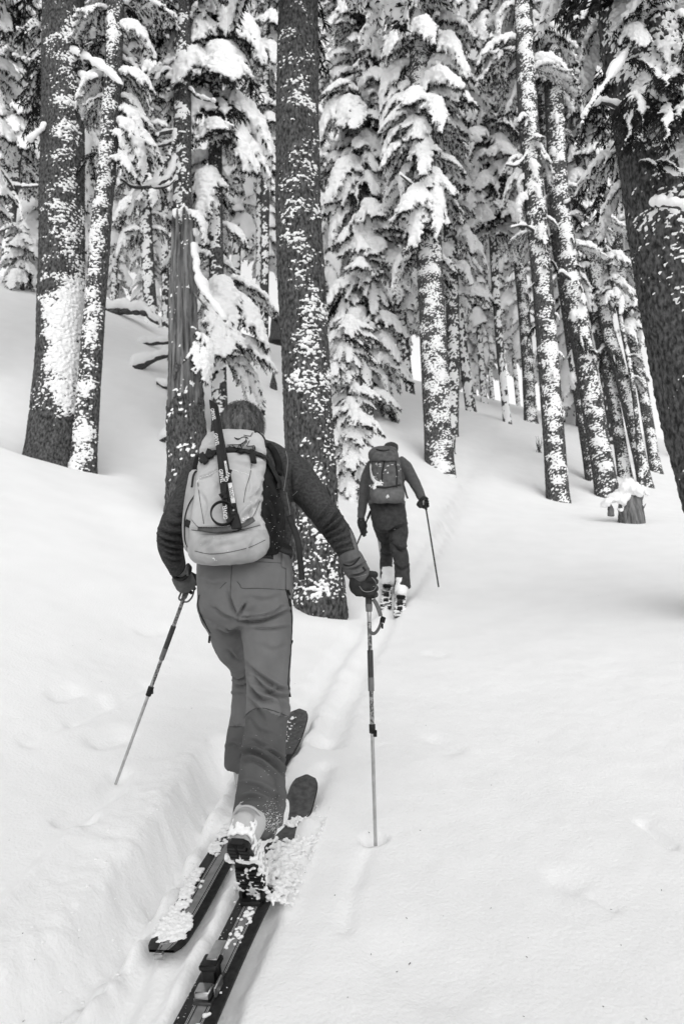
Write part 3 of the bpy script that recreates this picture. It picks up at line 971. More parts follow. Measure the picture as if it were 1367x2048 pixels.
def creases(V, N, folds):
    """cloth creases given as photo-pixel lines on the side towards the camera: (points, amp mm, width px)"""
    x, y, z = proj(V)
    face = sstep(-.05, .35, -(N * nrm(V)).sum(1))
    D = np.zeros(len(V))
    for pts, amp, wd in folds:
        pts = catmull(np.array(pts, float), 4 * len(pts)) if len(pts) > 2 else np.array(pts, float)
        m = (x > pts[:, 0].min() - 4 * wd) & (x < pts[:, 0].max() + 4 * wd) & (y > pts[:, 1].min() - 4 * wd) & (y < pts[:, 1].max() + 4 * wd)
        if not m.any(): continue
        xs, ys = x[m], y[m]
        best = np.full(len(xs), 1e9); sg = np.zeros(len(xs)); al = np.zeros(len(xs))
        ns = len(pts) - 1
        for i in range(ns):
            a, d = pts[i], pts[i + 1] - pts[i]
            L = np.hypot(*d) + 1e-9
            t0 = ((xs - a[0]) * d[0] + (ys - a[1]) * d[1]) / L ** 2
            t = np.clip(t0, 0, 1)
            dd = np.hypot(xs - a[0] - t * d[0], ys - a[1] - t * d[1])
            s_ = ((xs - a[0]) * d[1] - (ys - a[1]) * d[0]) / L
            u = dd < best
            best = np.where(u, dd, best); sg = np.where(u, np.sign(s_), sg); al = np.where(u, (i + t) / ns, al)
        fade = np.sin(np.pi * np.clip(al * .9 + .05, 0, 1)) ** .6
        t = best * np.where(sg == 0, 1, sg)
        D[m] += 3.2 * amp * .001 * fade * (0.9 * np.exp(-((t - 1.1 * wd) / wd) ** 2) - 1.1 * np.exp(-(t / (.75 * wd)) ** 2))
    return V + N * (D * face)[:, None]

def bvh_of(V, F):
    polys = []
    for f in F: polys += [list(map(int, p)) for p in f]
    return BVHTree.FromPolygons([tuple(p) for p in V], polys)

def on(b, px, py, lift=0.002, dflt=2.7):
    v = nrm(FW + RT * (px - 683.5) / FPX + UP * (1024 - py) / FPX)
    h = b.ray_cast(Vector((0, 0, 0)), Vector(v))
    if h[0] is None:
        h = b.find_nearest(Vector(P(px, py, dflt)))
    n = np.array(h[1])
    if n @ v > 0: n = -n
    return np.array(h[0]) + n * lift, n

def ribbon(mb, C, N, hw, th=0.0012, n=None, seg=8, pw=5):
    C = np.asarray(C); N = np.asarray(N)
    v, q, t = loft(C, hw, th, N, seg, n, pw)
    mb.add(v, q, t)

def surf_ribbon(mb, b, pts, hwpx, lift=0.002, th=0.0015, n=None, dflt=2.7):
    p2 = catmull(np.array(pts, float), n or 5 * len(pts))
    H = [on(b, x, y, lift, dflt) for x, y in p2]
    C = np.array([h[0] for h in H]); N = np.array([h[1] for h in H])
    if len(C) > 4:
        k = np.array([.25, .5, .25])
        for a in (C, N):
            a[1:-1] = .25 * a[:-2] + .5 * a[1:-1] + .25 * a[2:]
    ribbon(mb, C, nrm(N), hwpx * mpp(C[len(C) // 2]), th)

def free_ribbon(mb, pts, hwpx, th=0.001, n=None, ref=(0.2, -1, .2)):
    C = np.array([P(*p) for p in pts])
    v, q, t = loft(C, hwpx * mpp(C[0]), th, ref, 8, n or 6 * len(pts), 5)
    mb.add(v, q, t)

def pxtube(mb, pts, rpx, seg=8, n=None):
    C = np.array([P(*p) for p in pts])
    r = np.array(rpx if np.iterable(rpx) else [rpx] * len(C)) * np.array([mpp(c) for c in C])
    if n:
        D = catmull(np.column_stack([C, r]), n); C, r = D[:, :3], D[:, 3]
    v, q, t = tube(C, r, seg)
    mb.add(v, q, t)

def text_on(body, c, right, up, h, matl, name, parent, org, depth=0.0004):
    """flat lettering: centre c, reading direction right, letter height h"""
    cu = bpy.data.curves.new('t', 'FONT')
    cu.body = body; cu.size = 1.0; cu.align_x = 'CENTER'; cu.align_y = 'CENTER'
    cu.extrude = 0.02; cu.offset = 0.012
    o = bpy.data.objects.new('t', cu); COL.objects.link(o)
    me = bpy.data.meshes.new_from_object(o.evaluated_get(bpy.context.evaluated_depsgraph_get()))
    bpy.data.objects.remove(o); bpy.data.curves.remove(cu)
    r, u = nrm(right), np.asarray(up, float)
    u = nrm(u - r * (u @ r)); n = np.cross(r, u)
    s = h / 0.7
    for v in me.vertices:
        q = np.asarray(c) + r * v.co.x * s + u * v.co.y * s + n * v.co.z * s * .1 - np.asarray(org)
        v.co = q
    me.materials.clear(); me.materials.append(matl)
    return link(name, me, parent)

def plaster(mb, b, pts, npx, rpx, rs, lift=0.0, flat=.6):
    """small clumps of snow stuck to a surface along photo-pixel lines"""
    C, R = [], []
    p2 = catmull(np.array(pts, float), npx)
    for x, y in p2:
        c, n = on(b, x + rs.normal(0, rpx * .8), y + rs.normal(0, rpx * .8), lift)
        C.append(c); R.append(np.array([1, 1, flat]) * rpx * mpp(c) * rs.uniform(.4, 1.3))
    balls(mb, C, np.array(R))

# ------------------------------------------------------------------ skis
def ski_frame(o, d, back=.5, front=.5):
    d = np.array([d[0], d[1], 0.0]); d /= np.hypot(d[0], d[1])
    g = (gz(o[0] + d[0] * front, o[1] + d[1] * front) - gz(o[0] - d[0] * back, o[1] - d[1] * back)) / (front + back)
    f = nrm(np.array([d[0], d[1], g]))
    s = nrm(np.cross(f, [0, 0, 1]))
    return f, s, np.cross(s, f)

def make_ski(org, dirv, back, front, label, tipw=.064, waist=.051, tailw=.06, lift=-.035, stripe_off=0.0, rocker=.07, tail_sq=True):
    f, s, u = ski_frame(org, dirv, back, front)
    dn = nrm(np.array([dirv[0], dirv[1], 0.0]))
    zb = gz(org[0] - dn[0] * back, org[1] - dn[1] * back); zf = gz(org[0] + dn[0] * front, org[1] + dn[1] * front)
    o = np.array([org[0], org[1], zb + (zf - zb) * back / (back + front)]) + u * (lift + .012)
    L = back + front
    n = 90
    a = np.linspace(0, 1, n)
    x = -back + a * L
    wdt = np.interp(a, [0, .12, .45, .82, 1], [tailw * .97, tailw, waist, tipw, tipw * .96])
    wdt = np.convolve(np.pad(wdt, 6, 'edge'), np.ones(13) / 13, 'valid')
    tipc = np.clip((a - .945) / .055, 0, 1)
    wdt = wdt * np.clip(1 - tipc ** 3.0, 0.004, 1) ** .45
    tl = np.clip((.03 - a) / .03, 0, 1)
    wdt = wdt * np.sqrt(np.clip(1 - .55 * tl ** 2, .01, 1))
    z = rocker * np.clip((x - front + .34) / .34, 0, 1) ** 2.0 + .015 * np.clip((-back + .22 - x) / .22, 0, 1) ** 2
    th = np.interp(a, [0, .1, .5, .9, 1], [.004, .005, .009, .004, .003])
    top = o + f * x[:, None] + u * (z + th)[:, None]
    bot = o + f * x[:, None] + u * (z - .004)[:, None]
    root = empty('ski', o, label, 'ski')
    def strip(l, r, zoff, name, matl, closed=False):
        A = top + s * (l * wdt)[:, None] + u * zoff
        B = top + s * (r * wdt)[:, None] + u * zoff
        mb = MB()
        V = np.stack([A, B], 1).reshape(-1, 3)
        i = np.arange(n - 1) * 2
        mb.add(V, np.stack([i, i + 1, i + 3, i + 2], -1))
        return mb.build(name, matl, root, o)
    mb = MB()
    ring = np.stack([top - s * wdt[:, None] * .985, top + s * wdt[:, None] * .985, top + s * wdt[:, None] * 1.0 - u * .003, bot + s * wdt[:, None], bot - s * wdt[:, None], top - s * wdt[:, None] - u * .003], 1)
    mb.add(ring.reshape(-1, 3), grid_faces(n, 6, True)[:, ::-1])
    body = mb.build('ski_body', M['ski'], root, o, smooth=False)
    strip(-.24 + stripe_off, .24 + stripe_off, .0006, 'centre_stripe', M['ski_stripe'])
    for q in (-.40, -.33, .33, .40):
        strip(q - .015 + stripe_off, q + .015 + stripe_off, .0010, 'pin_stripe', M['ski_line'])
    return root, o, f, s, u, top, x, wdt

R_ORG = R_TOE
skR, oR, fR, sR, uR, topR, xR, wR = make_ski(R_ORG, R_DIR, .98, R_FRONT, 'wide dark ski with pale centre stripe under the lifted boot')
skL, oL, fL, sL, uL, topL, xL, wL = make_ski(L_ORG, L_DIR, L_BACK, L_FRONT, 'wide dark ski with snow caked along its edge under the forward boot', stripe_off=.12)
rs = np.random.RandomState(3)

def dark_tip(root, o, top, x, wdt, s, u, x0):
    k = np.where(x > x0)[0]
    A = top[k] - s * (wdt[k] * .97)[:, None] + u * .0016
    B = top[k] + s * (wdt[k] * .97)[:, None] + u * .0016
    mb = MB(); V = np.stack([A, B], 1).reshape(-1, 3); i = np.arange(len(k) - 1) * 2
    mb.add(V, np.stack([i, i + 1, i + 3, i + 2], -1))
    mb.build('tip_sheet', M['ski_base'], root, o)
dark_tip(skR, oR, topR, xR, wR, sR, uR, R_FRONT - .4)
dark_tip(skL, oL, topL, xL, wL, sL, uL, L_FRONT - .48)

def snow_clumps(root, o, pts, name='snow_patch', voxel=.0042, noise=.0045):
    mb = MB()
    C = np.array([p[:3] for p in pts]); R = np.array([p[3:6] for p in pts])
    balls(mb, C, R)
    V, F = mb.arr()
    V, F, N = remesh(V, F, voxel, 1, .5)
    V = V + N * (noise * fbm(V * 110, 3))[:, None]
    return link(name, mesh(name, V - o, F, M['snow']), root, kind='stuff')

def on_ski(o, f, s, u, x, y, h):
    return o + f * x + s * y + u * h
# snow on the left ski: a caked band along its outer half, and a heap at the tail
pts = []
for k in range(700):
    x = rs.uniform(-L_BACK + .04, -.1); e = rs.beta(1.2, 2.2)
    y = -.058 + e * .06
    if perlin(np.array([[x * 7, y * 20, .5]]))[0] < -.42: continue
    r = rs.uniform(.002, .008)
    c = on_ski(oL, fL, sL, uL, x, y, .009 + r * .3); pts.append((*c, r * 1.3, r * 1.3, r))
for k in range(70):
    x = -L_BACK + .03 + rs.beta(2, 2) * .15; y = -.005 + rs.uniform(-.02, .045)
    r = rs.uniform(.004, .011); c = on_ski(oL, fL, sL, uL, x, y, .010); pts.append((*c, r * 1.4, r * 1.4, r * .9))
for k in range(160):
    x = L_FRONT - rs.uniform(.06, .42); y = rs.uniform(-.06, .06); r = rs.uniform(.002, .006) * (1.5 if y < -.01 else .8)
    if y > .0 and rs.rand() < .75: continue
    z = .07 * max((x - L_FRONT + .34) / .34, 0) ** 2
    c = on_ski(oL, fL, sL, uL, x, y, .007 + z); pts.append((*c, r, r, r * .7))
snow_clumps(skL, oL, pts)
# snow heaped over the middle of the right ski in front of the boot
pts = []
for k in range(1500):
    x = rs.uniform(.0, R_FRONT - .14); y = rs.normal(.03, .05); y = np.clip(y, -.085, .13)
    if perlin(np.array([[x * 9, y * 14, 2.5]]))[0] < -.3 - .3 * (x < .3): continue
    hh = .02 * math.exp(-((y - .03) / .06) ** 2) * (1 - sstep(.46, .62, x))
    r = rs.uniform(.002, .009) * (1 - .35 * sstep(.4, .6, x))
    c = on_ski(oR, fR, sR, uR, x, y, .004 + hh * rs.uniform(0, 1.3)); pts.append((*c, r, r, r * .85))
snow_clumps(skR, oR, pts)
pts = []
for (x0, y0, n_, sp_) in [(-.05, .004, 26, .016), (-.14, .002, 22, .012), (-.20, -.02, 12, .012), (-.24, -.032, 14, .012), (-.60, 0.0, 30, .03), (-.46, .02, 12, .03)]:
    for k in range(n_):
        r = rs.uniform(.002, .008); c = on_ski(oR, fR, sR, uR, x0 + rs.normal(0, sp_ * 1.6), np.clip(y0 + rs.normal(0, sp_ * .7), -.045, .045), .010); pts.append((*c, r, r, r * .8))
for k in range(150):
    x = rs.uniform(-.9, 0); y = -.052 + abs(rs.normal(0, .012)); r = rs.uniform(.001, .0035); c = on_ski(oR, fR, sR, uR, x, y, .009); pts.append((*c, r, r, r * .8))
snow_clumps(skR, oR, pts, voxel=.003, noise=.001)

# binding heel piece
def binding(root, o, f, s, u, x):
    bx = lambda xx, yy, zz: on_ski(o, f, s, u, x + xx, yy, zz)
    b = MB(); b.add(*box(bx(-.02, 0, .013), f * .055, s * .026, u * .005))
    hp = b.build('heel_binding', M['boot_dark'], root, o, False)
    b = MB(); b.add(*box(bx(.01, -.004, .036), f * .022, s * .022, u * .020, .006)); b.add(*box(bx(.014, -.004, .060), f * .026, s * .027, u * .008, .004))
    b.build('tower', M['black'], hp, (0, 0, 0), False).location = -Vector(o) * 1
    b = MB(); b.add(*box(bx(.052, -.002, .068), f * .038, s * .016, u * .003, .001))
    for q in (-.010, .010):
        v, qq, t = tube(np.array([bx(.03, q, .052), bx(.075, q, .052)]), .004, 8); b.add(v, qq, t)
    m = b.build('climbing_wire', M['alu'], hp, (0, 0, 0), False); m.location = -Vector(o)
    b = MB(); b.add(*box(bx(-.045, -.004, .024), f * .02, s * .022, u * .012, .004)); b.add(*box(bx(-.03, .030, .03), f * .026, s * .004, u * .014, .003))
    m = b.build('housing', M['alu'], hp, (0, 0, 0), False); m.location = -Vector(o)
    return hp
binding(skR, oR, fR, sR, uR, -.345)
binding(skL, oL, fL, sL, uL, -.29)
for (root, o, f, s, u) in ((skR, oR, fR, sR, uR), (skL, oL, fL, sL, uL)):
    b = MB(); b.add(*box(on_ski(o, f, s, u, .03, 0, .016), f * .045, s * .036, u * .008))
    for q in (-1, 1): b.add(*box(on_ski(o, f, s, u, .02, q * .036, .028), f * .02, s * .006, u * .018))
    b.build('toe_binding', M['black'], root, o, False)
# skin clip on the left tail
b = MB(); b.add(*box(on_ski(oL, fL, sL, uL, -L_BACK + .012, -.006, .012), fL * .022, sL * .011, uL * .004)); b.add(*box(on_ski(oL, fL, sL, uL, -L_BACK - .005, -.006, .004), fL * .008, sL * .014, uL * .008))
b.build('skin_clip', M['alu'], skL, oL, False)

# ------------------------------------------------------------------ hiker in front
ORG1 = np.array([oR[0] + .02, oR[1] + .25, gz(oR[0], oR[1] + .25)])
# trousers
mb = MB()
limb(mb, [(487, 1098, 2.72, 90, 58), (487, 1125, 2.71, 92, 62), (490, 1160, 2.69, 95, 70), (492, 1200, 2.68, 92, 72), (495, 1230, 2.69, 78, 60), (495, 1245, 2.70, 50, 45)], 44, 40, 2.2)
limb(mb, [(534, 1195, 2.67, 48, 62), (533, 1240, 2.66, 51, 60), (535, 1300, 2.64, 47, 54), (536, 1350, 2.62, 43.5, 49), (536, 1401, 2.60, 42, 46), (533, 1440, 2.575, 42, 45), (528, 1490, 2.53, 42, 45), (525, 1535, 2.49, 44, 47), (522, 1580, 2.45, 48, 50), (517, 1625, 2.405, 50, 51), (514, 1647, 2.385, 49, 50), (514, 1650, 2.384, 40, 41), (516, 1630, 2.4, 36, 38), (520, 1590, 2.44, 30, 32)], 44, 110)
limb(mb, [(446, 1185, 2.70, 44, 60), (448, 1215, 2.71, 42, 56), (456, 1262, 2.82, 36, 46), (468, 1296, 2.94, 34, 42), (486, 1322, 3.03, 30, 38), (492, 1357, 3.06, 27, 36), (492, 1418, 3.05, 29, 36), (489, 1452, 3.04, 30.5, 37), (483, 1495, 3.025, 32.5, 34), (484, 1530, 3.02, 34.5, 34), (484, 1534, 3.02, 28, 28), (485, 1510, 3.02, 24, 24)], 40, 110)
limb(mb, [(404, 1185, 2.69, 5, 26), (404, 1210, 2.69, 8, 26), (410, 1235, 2.72, 9, 24), (420, 1258, 2.76, 5, 18)], 16, 20)
V, F, N = fused(mb, .0055, 7, .5)
sm = perlin(V * 14 + 3) * .0025 + (1 - 2 * np.abs(perlin(V * np.array([22, 22, 13]) + 7))) * .0022 + perlin(V * 45) * .0007
V = V + N * sm[:, None]
FOLDS = [([(478, 1241), (505, 1243), (535, 1238), (575, 1222)], 9, 5), ([(480, 1233), (515, 1234), (545, 1226), (562, 1214)], 6, 4), ([(505, 1258), (540, 1258), (575, 1254)], 4, 4),
         ([(476, 1232), (484, 1218), (490, 1208)], 7, 3.5), ([(455, 1185), (464, 1210), (474, 1232)], 5, 5), ([(430, 1218), (450, 1232), (474, 1240)], 5, 6), ([(436, 1262), (455, 1268), (478, 1258)], 5, 7),
         ([(494, 1330), (520, 1352), (548, 1372), (575, 1384)], 6, 6), ([(505, 1352), (530, 1378), (556, 1392), (578, 1392)], 7, 5), ([(492, 1345), (500, 1372), (520, 1396), (545, 1404)], 8, 6),
         ([(512, 1375), (535, 1385), (560, 1378)], 4, 4), ([(496, 1400), (515, 1418), (530, 1442)], 4, 6), ([(560, 1398), (570, 1420), (560, 1440)], 4, 5),
         ([(483, 1512), (500, 1503), (525, 1512), (550, 1532), (567, 1549)], 9, 6), ([(484, 1524), (505, 1520), (530, 1532), (556, 1556)], 5, 5), ([(520, 1496), (545, 1508), (568, 1530)], 6, 5), ([(505, 1480), (525, 1492), (540, 1494)], 4, 5),
         ([(474, 1604), (500, 1594), (530, 1600)], 4, 6), ([(478, 1570), (510, 1572), (545, 1590), (566, 1600)], 4, 7), ([(500, 1440), (520, 1462), (545, 1470)], 3, 6), ([(555, 1560), (560, 1600), (550, 1640)], 4, 6),
         ([(466, 1353), (480, 1356), (493, 1350)], 7, 3), ([(464, 1366), (480, 1372), (496, 1366)], 6, 4), ([(460, 1395), (475, 1385), (490, 1390)], 4, 4), ([(455, 1440), (470, 1452), (485, 1448)], 3, 4), ([(452, 1500), (466, 1490), (480, 1500)], 3, 5), ([(458, 1300), (472, 1318), (488, 1322)], 4, 5),
         ([(405, 1160), (425, 1170), (450, 1165)], 2.5, 6), ([(500, 1195), (530, 1200), (565, 1190)], 2, 7), ([(520, 1290), (545, 1300), (572, 1292)], 2, 8)]
V = creases(V, N, FOLDS)
tme = mesh('trousers', V - ORG1, F, M['trouser'])
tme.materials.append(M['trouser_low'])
_x, _y, _ = proj(V)
Fq = np.concatenate([f[:, :3] for f in F])
cx_, cy_ = _x[Fq].mean(1), _y[Fq].mean(1)
dep = V[Fq][:, :, 1].mean(1)
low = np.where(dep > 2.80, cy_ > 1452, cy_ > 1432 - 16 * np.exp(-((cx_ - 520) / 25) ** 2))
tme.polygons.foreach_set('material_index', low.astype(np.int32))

# body: one continuous figure under the clothes
mb = MB()
limb(mb, [(487, 1180, 2.70, 80, 52), (488, 1105, 2.76, 76, 52), (490, 1040, 2.82, 76, 52), (492, 980, 2.88, 78, 50), (491, 935, 2.94, 80, 46), (489, 908, 2.97, 58, 40), (488, 895, 2.98, 30, 32), (487, 880, 2.985, 27, 32)], 32, 60)
limb(mb, [(488, 900, 2.975, 28, 32), (487, 882, 2.98, 33, 42), (486, 862, 2.985, 37.5, 48), (485, 842, 2.985, 38.5, 50), (484.5, 826, 2.985, 33, 44), (484, 814, 2.985, 20, 28), (484, 810, 2.985, 6, 9)], 32, 40)
hc = P(485, 852, 2.985)
balls(mb, [P(485, 862, 3.10), P(447, 866, 3.0), P(523, 866, 3.0), P(485, 884, 3.075), P(485, 846, 3.085)], np.array([[.014, .02, .024], [.009, .016, .03], [.009, .016, .03], [.03, .03, .024], [.05, .02, .014]]))
limb(mb, [(552, 940, 2.93, 32), (592, 956, 2.90, 30), (627, 994, 2.86, 25), (650, 1030, 2.82, 22), (672, 1062, 2.79, 21), (690, 1092, 2.76, 18), (704, 1124, 2.74, 14), (716, 1142, 2.745, 14)], 20, 40)
limb(mb, [(420, 940, 2.94, 32), (390, 966, 2.94, 28), (366, 1010, 2.91, 23), (346, 1052, 2.87, 21), (342, 1078, 2.86, 20), (346, 1106, 2.89, 18), (356, 1132, 2.94, 15), (364, 1147, 2.98, 15.5), (371, 1160, 3.02, 15)], 20, 40)
limb(mb, [(532, 1180, 2.68, 40), (535, 1300, 2.64, 36), (535, 1401, 2.60, 28), (528, 1490, 2.53, 28), (521, 1580, 2.45, 24), (514, 1650, 2.385, 20)], 20, 40)
limb(mb, [(448, 1180, 2.71, 36), (456, 1255, 2.82, 28), (472, 1300, 2.95, 26), (489, 1330, 3.03, 22), (492, 1390, 3.05, 22), (486, 1500, 3.02, 22), (488, 1570, 3.0, 18)], 20, 40)
Vb, Fb, Nb = fused(mb, .008, 4, .5)
person = link('person', mesh('person', Vb - ORG1, Fb, M['skin']), None, ORG1)
tag(person, 'person in dark long sleeve top and grey trousers striding uphill with pale backpack', 'person')
link('trousers', tme, person)
bT = bvh_of(V, F)

def det(name, matl, parent=person, org=ORG1):
    b = MB()
    return b, (lambda kind=None: b.build(name, matl, parent, org, kind=kind))
# seams, pocket, zips
b, fin = det('seam', M['seam'])
for pts, w_ in [([(464, 1128), (462, 1160), (461, 1188), (466, 1208), (474, 1228)], .7), ([(474, 1163), (480, 1170), (486, 1177), (520, 1176.5), (570, 1180)], .7), ([(452, 1165), (440, 1177)], .5), ([(470, 1125), (520, 1124), (572, 1127)], .6), ([(396, 1127), (430, 1131), (462, 1131)], .6), ([(571, 1135), (571, 1177)], .6)]:
    surf_ribbon(b, bT, pts, w_, .0006, .0012)
surf_ribbon(b, bT, [(489, 1434), (500, 1423), (518, 1416), (545, 1421), (576, 1433)], .8, .0012, .0014)
surf_ribbon(b, bT, [(460, 1453), (470, 1454), (484, 1453)], .7, .0012, .0014)
fin()
b, fin = det('side_zip', M['black'])
surf_ribbon(b, bT, [(571, 1178), (576, 1196), (581, 1216), (583, 1236), (583, 1262), (581, 1300), (577, 1340), (576, 1366), (578, 1378)], 1.5, .001, .002)
fin()
b, fin = det('vent_zip', M['black'])
surf_ribbon(b, bT, [(399, 1190), (396, 1206), (400, 1226), (410, 1246), (421, 1266)], 1.3, .001, .002)
fin()
for pts in ([(574, 1181), (578, 1190)], [(577, 1198), (580, 1214)], [(582, 1282), (583, 1302)], [(578, 1384), (580, 1394)], [(419, 1272), (418, 1286)]):
    b, fin = det('zip_pull', M['black'])
    C = []
    for p in pts:
        c, n = on(bT, p[0], p[1], .004); C.append(c)
    if np.linalg.norm(C[0] - C[1]) > .08 or pts[0][0] < 450 or pts[0][1] > 1380: C = [P(pts[0][0], pts[0][1], 2.62 if pts[0][0] > 500 else 2.72), P(pts[1][0], pts[1][1], 2.62 if pts[0][0] > 500 else 2.72)]
    v, q, t = tube(np.array(C), .0042, 8); b.add(v, q, t); fin()
b, fin = det('waist_label', M['black'])
surf_ribbon(b, bT, [(516, 1113), (530, 1113), (546, 1115)], 4.5, .001, .001)
lab_ = fin()
c, n = on(bT, 531, 1113.5, .0025)
c2, _ = on(bT, 541, 1114, .0025)
text_on('OUTDOOR', c + [0, 0, .003], c2 - c, [0, 0, 1], .006, M['webbing'], 'lettering', lab_, ORG1)
text_on('RESEARCH', c - [0, 0, .004], c2 - c, [0, 0, 1], .006, M['webbing'], 'lettering', lab_, ORG1)
b, fin = det('belt_loop', M['trouser']); surf_ribbon(b, bT, [(463, 1112), (463, 1130)], 6, .002, .0025); fin()
b, fin = det('belt_loop', M['trouser']); surf_ribbon(b, bT, [(566, 1104), (567, 1136)], 6, .002, .0025); fin()
# snow dusting on the trouser hem
b = MB()
Cc, Rr_ = [], []
for k in range(520):
    x = 566 - abs(rs.normal(0, 26)); x = max(x, 480); y = 1676 - abs(rs.normal(0, 28)) - (566 - x) * .45
    if x < 530 and rs.rand() < .7: continue
    c, n = on(bT, x, y, .0); Cc.append(c); Rr_.append(rs.uniform(.0004, .0011))
for k in range(50):
    c, n = on(bT, rs.uniform(480, 570), rs.uniform(1470, 1650), .0); Cc.append(c); Rr_.append(rs.uniform(.0004, .0009))
balls(b, Cc, np.array(Rr_)); b.build('snow_dusting', M['snow'], person, ORG1, kind='stuff')

# shirt
mb = MB()
limb(mb, [(487, 1122, 2.73, 91, 64), (488, 1085, 2.765, 92, 66), (490, 1040, 2.81, 92, 65), (493, 1000, 2.855, 90, 62), (493, 960, 2.90, 93, 58), (492, 930, 2.94, 92, 52), (490, 908, 2.965, 72, 46), (489, 892, 2.98, 42, 42), (488, 884, 2.985, 32, 38)], 44, 60)
limb(mb, [(545, 935, 2.93, 44, 44), (573, 944, 2.915, 43, 44), (597, 962, 2.89, 38, 42), (625, 996, 2.85, 32, 38), (647, 1027, 2.82, 28.5, 35), (671, 1060, 2.79, 27.5, 33), (687, 1085, 2.765, 25, 30), (700, 1114, 2.745, 20, 26), (704, 1124, 2.74, 17, 22)], 32, 70)
limb(mb, [(425, 938, 2.94, 42, 44), (400, 958, 2.94, 38, 42), (373, 1004, 2.91, 30, 36), (350, 1046, 2.87, 28, 34), (341, 1075, 2.86, 26.5, 33), (344, 1104, 2.885, 23.5, 31), (353, 1130, 2.935, 18, 27), (355, 1136, 2.95, 16, 25)], 32, 70)
Vs_, Fs_, Ns_ = fused(mb, .0055, 7, .5)
Vs_ = Vs_ + Ns_ * (perlin(Vs_ * 18) * .002 + perlin(Vs_ * 40) * .0008)[:, None]
SF_ = [([(645, 1060), (660, 1046), (676, 1026)], 9, 4), ([(646, 1068), (668, 1054), (686, 1038)], 8, 4), ([(652, 1076), (676, 1066), (694, 1054)], 6, 3.5), ([(660, 1086), (682, 1080), (702, 1070)], 4, 4), ([(668, 1098), (690, 1092), (706, 1084)], 4, 4), ([(676, 1106), (694, 1104), (710, 1100)], 3, 4), ([(634, 1044), (648, 1030), (662, 1008)], 5, 5), ([(590, 985), (600, 965), (610, 950)], 4, 6), ([(583, 985), (578, 960), (580, 930)], 5, 6),
       ([(316, 1072), (335, 1082), (362, 1086)], 8, 4), ([(320, 1060), (342, 1068), (366, 1068)], 7, 4), ([(318, 1086), (338, 1096), (364, 1098)], 7, 4), ([(324, 1100), (342, 1108), (366, 1108)], 5, 4), ([(330, 1116), (346, 1122), (367, 1119)], 4, 3.5), ([(332, 1046), (350, 1052), (368, 1048)], 5, 5), ([(345, 1022), (358, 1032), (374, 1030)], 4, 5),
       ([(562, 1000), (572, 1040), (566, 1090)], 6, 6), ([(548, 960), (560, 1000), (570, 1060)], 4, 7)]
Vs_ = creases(Vs_, Ns_, SF_)
link('shirt', mesh('shirt', Vs_ - ORG1, Fs_, M['shirt']), person)
bS = bvh_of(Vs_, Fs_)
b, fin = det('shirt_seam', M['thread'])
surf_ribbon(b, bS, [(571, 902), (575, 920), (573, 945), (569, 970), (567, 982)], .5, .0008, .001)
surf_ribbon(b, bS, [(585, 991), (590, 987), (595, 982)], .5, .0008, .001)
surf_ribbon(b, bS, [(572, 985), (577, 1010), (580, 1030)], .4, .0008, .001)
fin()
b, fin = det('sleeve_panel', M['shirt_pale'])
H = [on(bS, x, y, .0012) for x, y in catmull(np.array([(699, 1060), (704, 1074), (709, 1090), (713, 1104), (714, 1112)], float), 16)]
ribbon(b, [h[0] for h in H], [h[1] for h in H], np.interp(np.linspace(0, 1, 16), [0, .3, 1], [.004, .010, .013]), .0015)
fin()

# hair: a thin cap and many short locks
mb = MB()
limb(mb, [(487, 888, 2.985, 33, 42), (486, 866, 2.985, 40, 51), (485, 845, 2.985, 41.5, 53), (484.5, 827, 2.985, 36, 47), (484, 813, 2.985, 22, 30), (484, 807.5, 2.985, 6, 9)], 32, 40)
Vh, Fh, Nh = fused(mb, .006, 3)
Vh = Vh + Nh * (perlin(Vh * np.array([60, 60, 22])) * .005)[:, None]
keep = ~((Vh[:, 1] > 3.055) & (proj(Vh)[1] > 838))
Fh2 = [f[keep[f].all(1)] for f in Fh]
hr = link('hair', mesh('hair', Vh - ORG1, Fh2, M['hair']), person)
sel = rs.choice(np.where(keep)[0], 3600)
hb = MB()
crown = P(492, 815, 2.96)
B0 = Vh[sel] - Nh[sel] * .003
flow = nrm((Vh[sel] - crown) * [1, .7, 1] + np.array([0, 0, -.03]) + rs.normal(0, .022, (len(sel), 3)))
flow = nrm(flow - Nh[sel] * (flow * Nh[sel]).sum(1)[:, None] * .85)
ln = rs.uniform(.018, .042, len(sel))[:, None]
sd_ = nrm(np.cross(flow, Nh[sel])) * .0011
m1 = B0 + flow * ln * .5 + Nh[sel] * .0085
e1 = B0 + flow * ln + Nh[sel] * .0075
hb.add(np.stack([B0 - sd_, B0 + sd_, m1 + sd_, e1, m1 - sd_], 1).reshape(-1, 3), T=(np.array([[0, 1, 2], [0, 2, 4], [4, 2, 3]])[None] + 5 * np.arange(len(sel))[:, None, None]).reshape(-1, 3))
ho = hb.build('locks', M['hair'], hr, ORG1, kind='stuff')

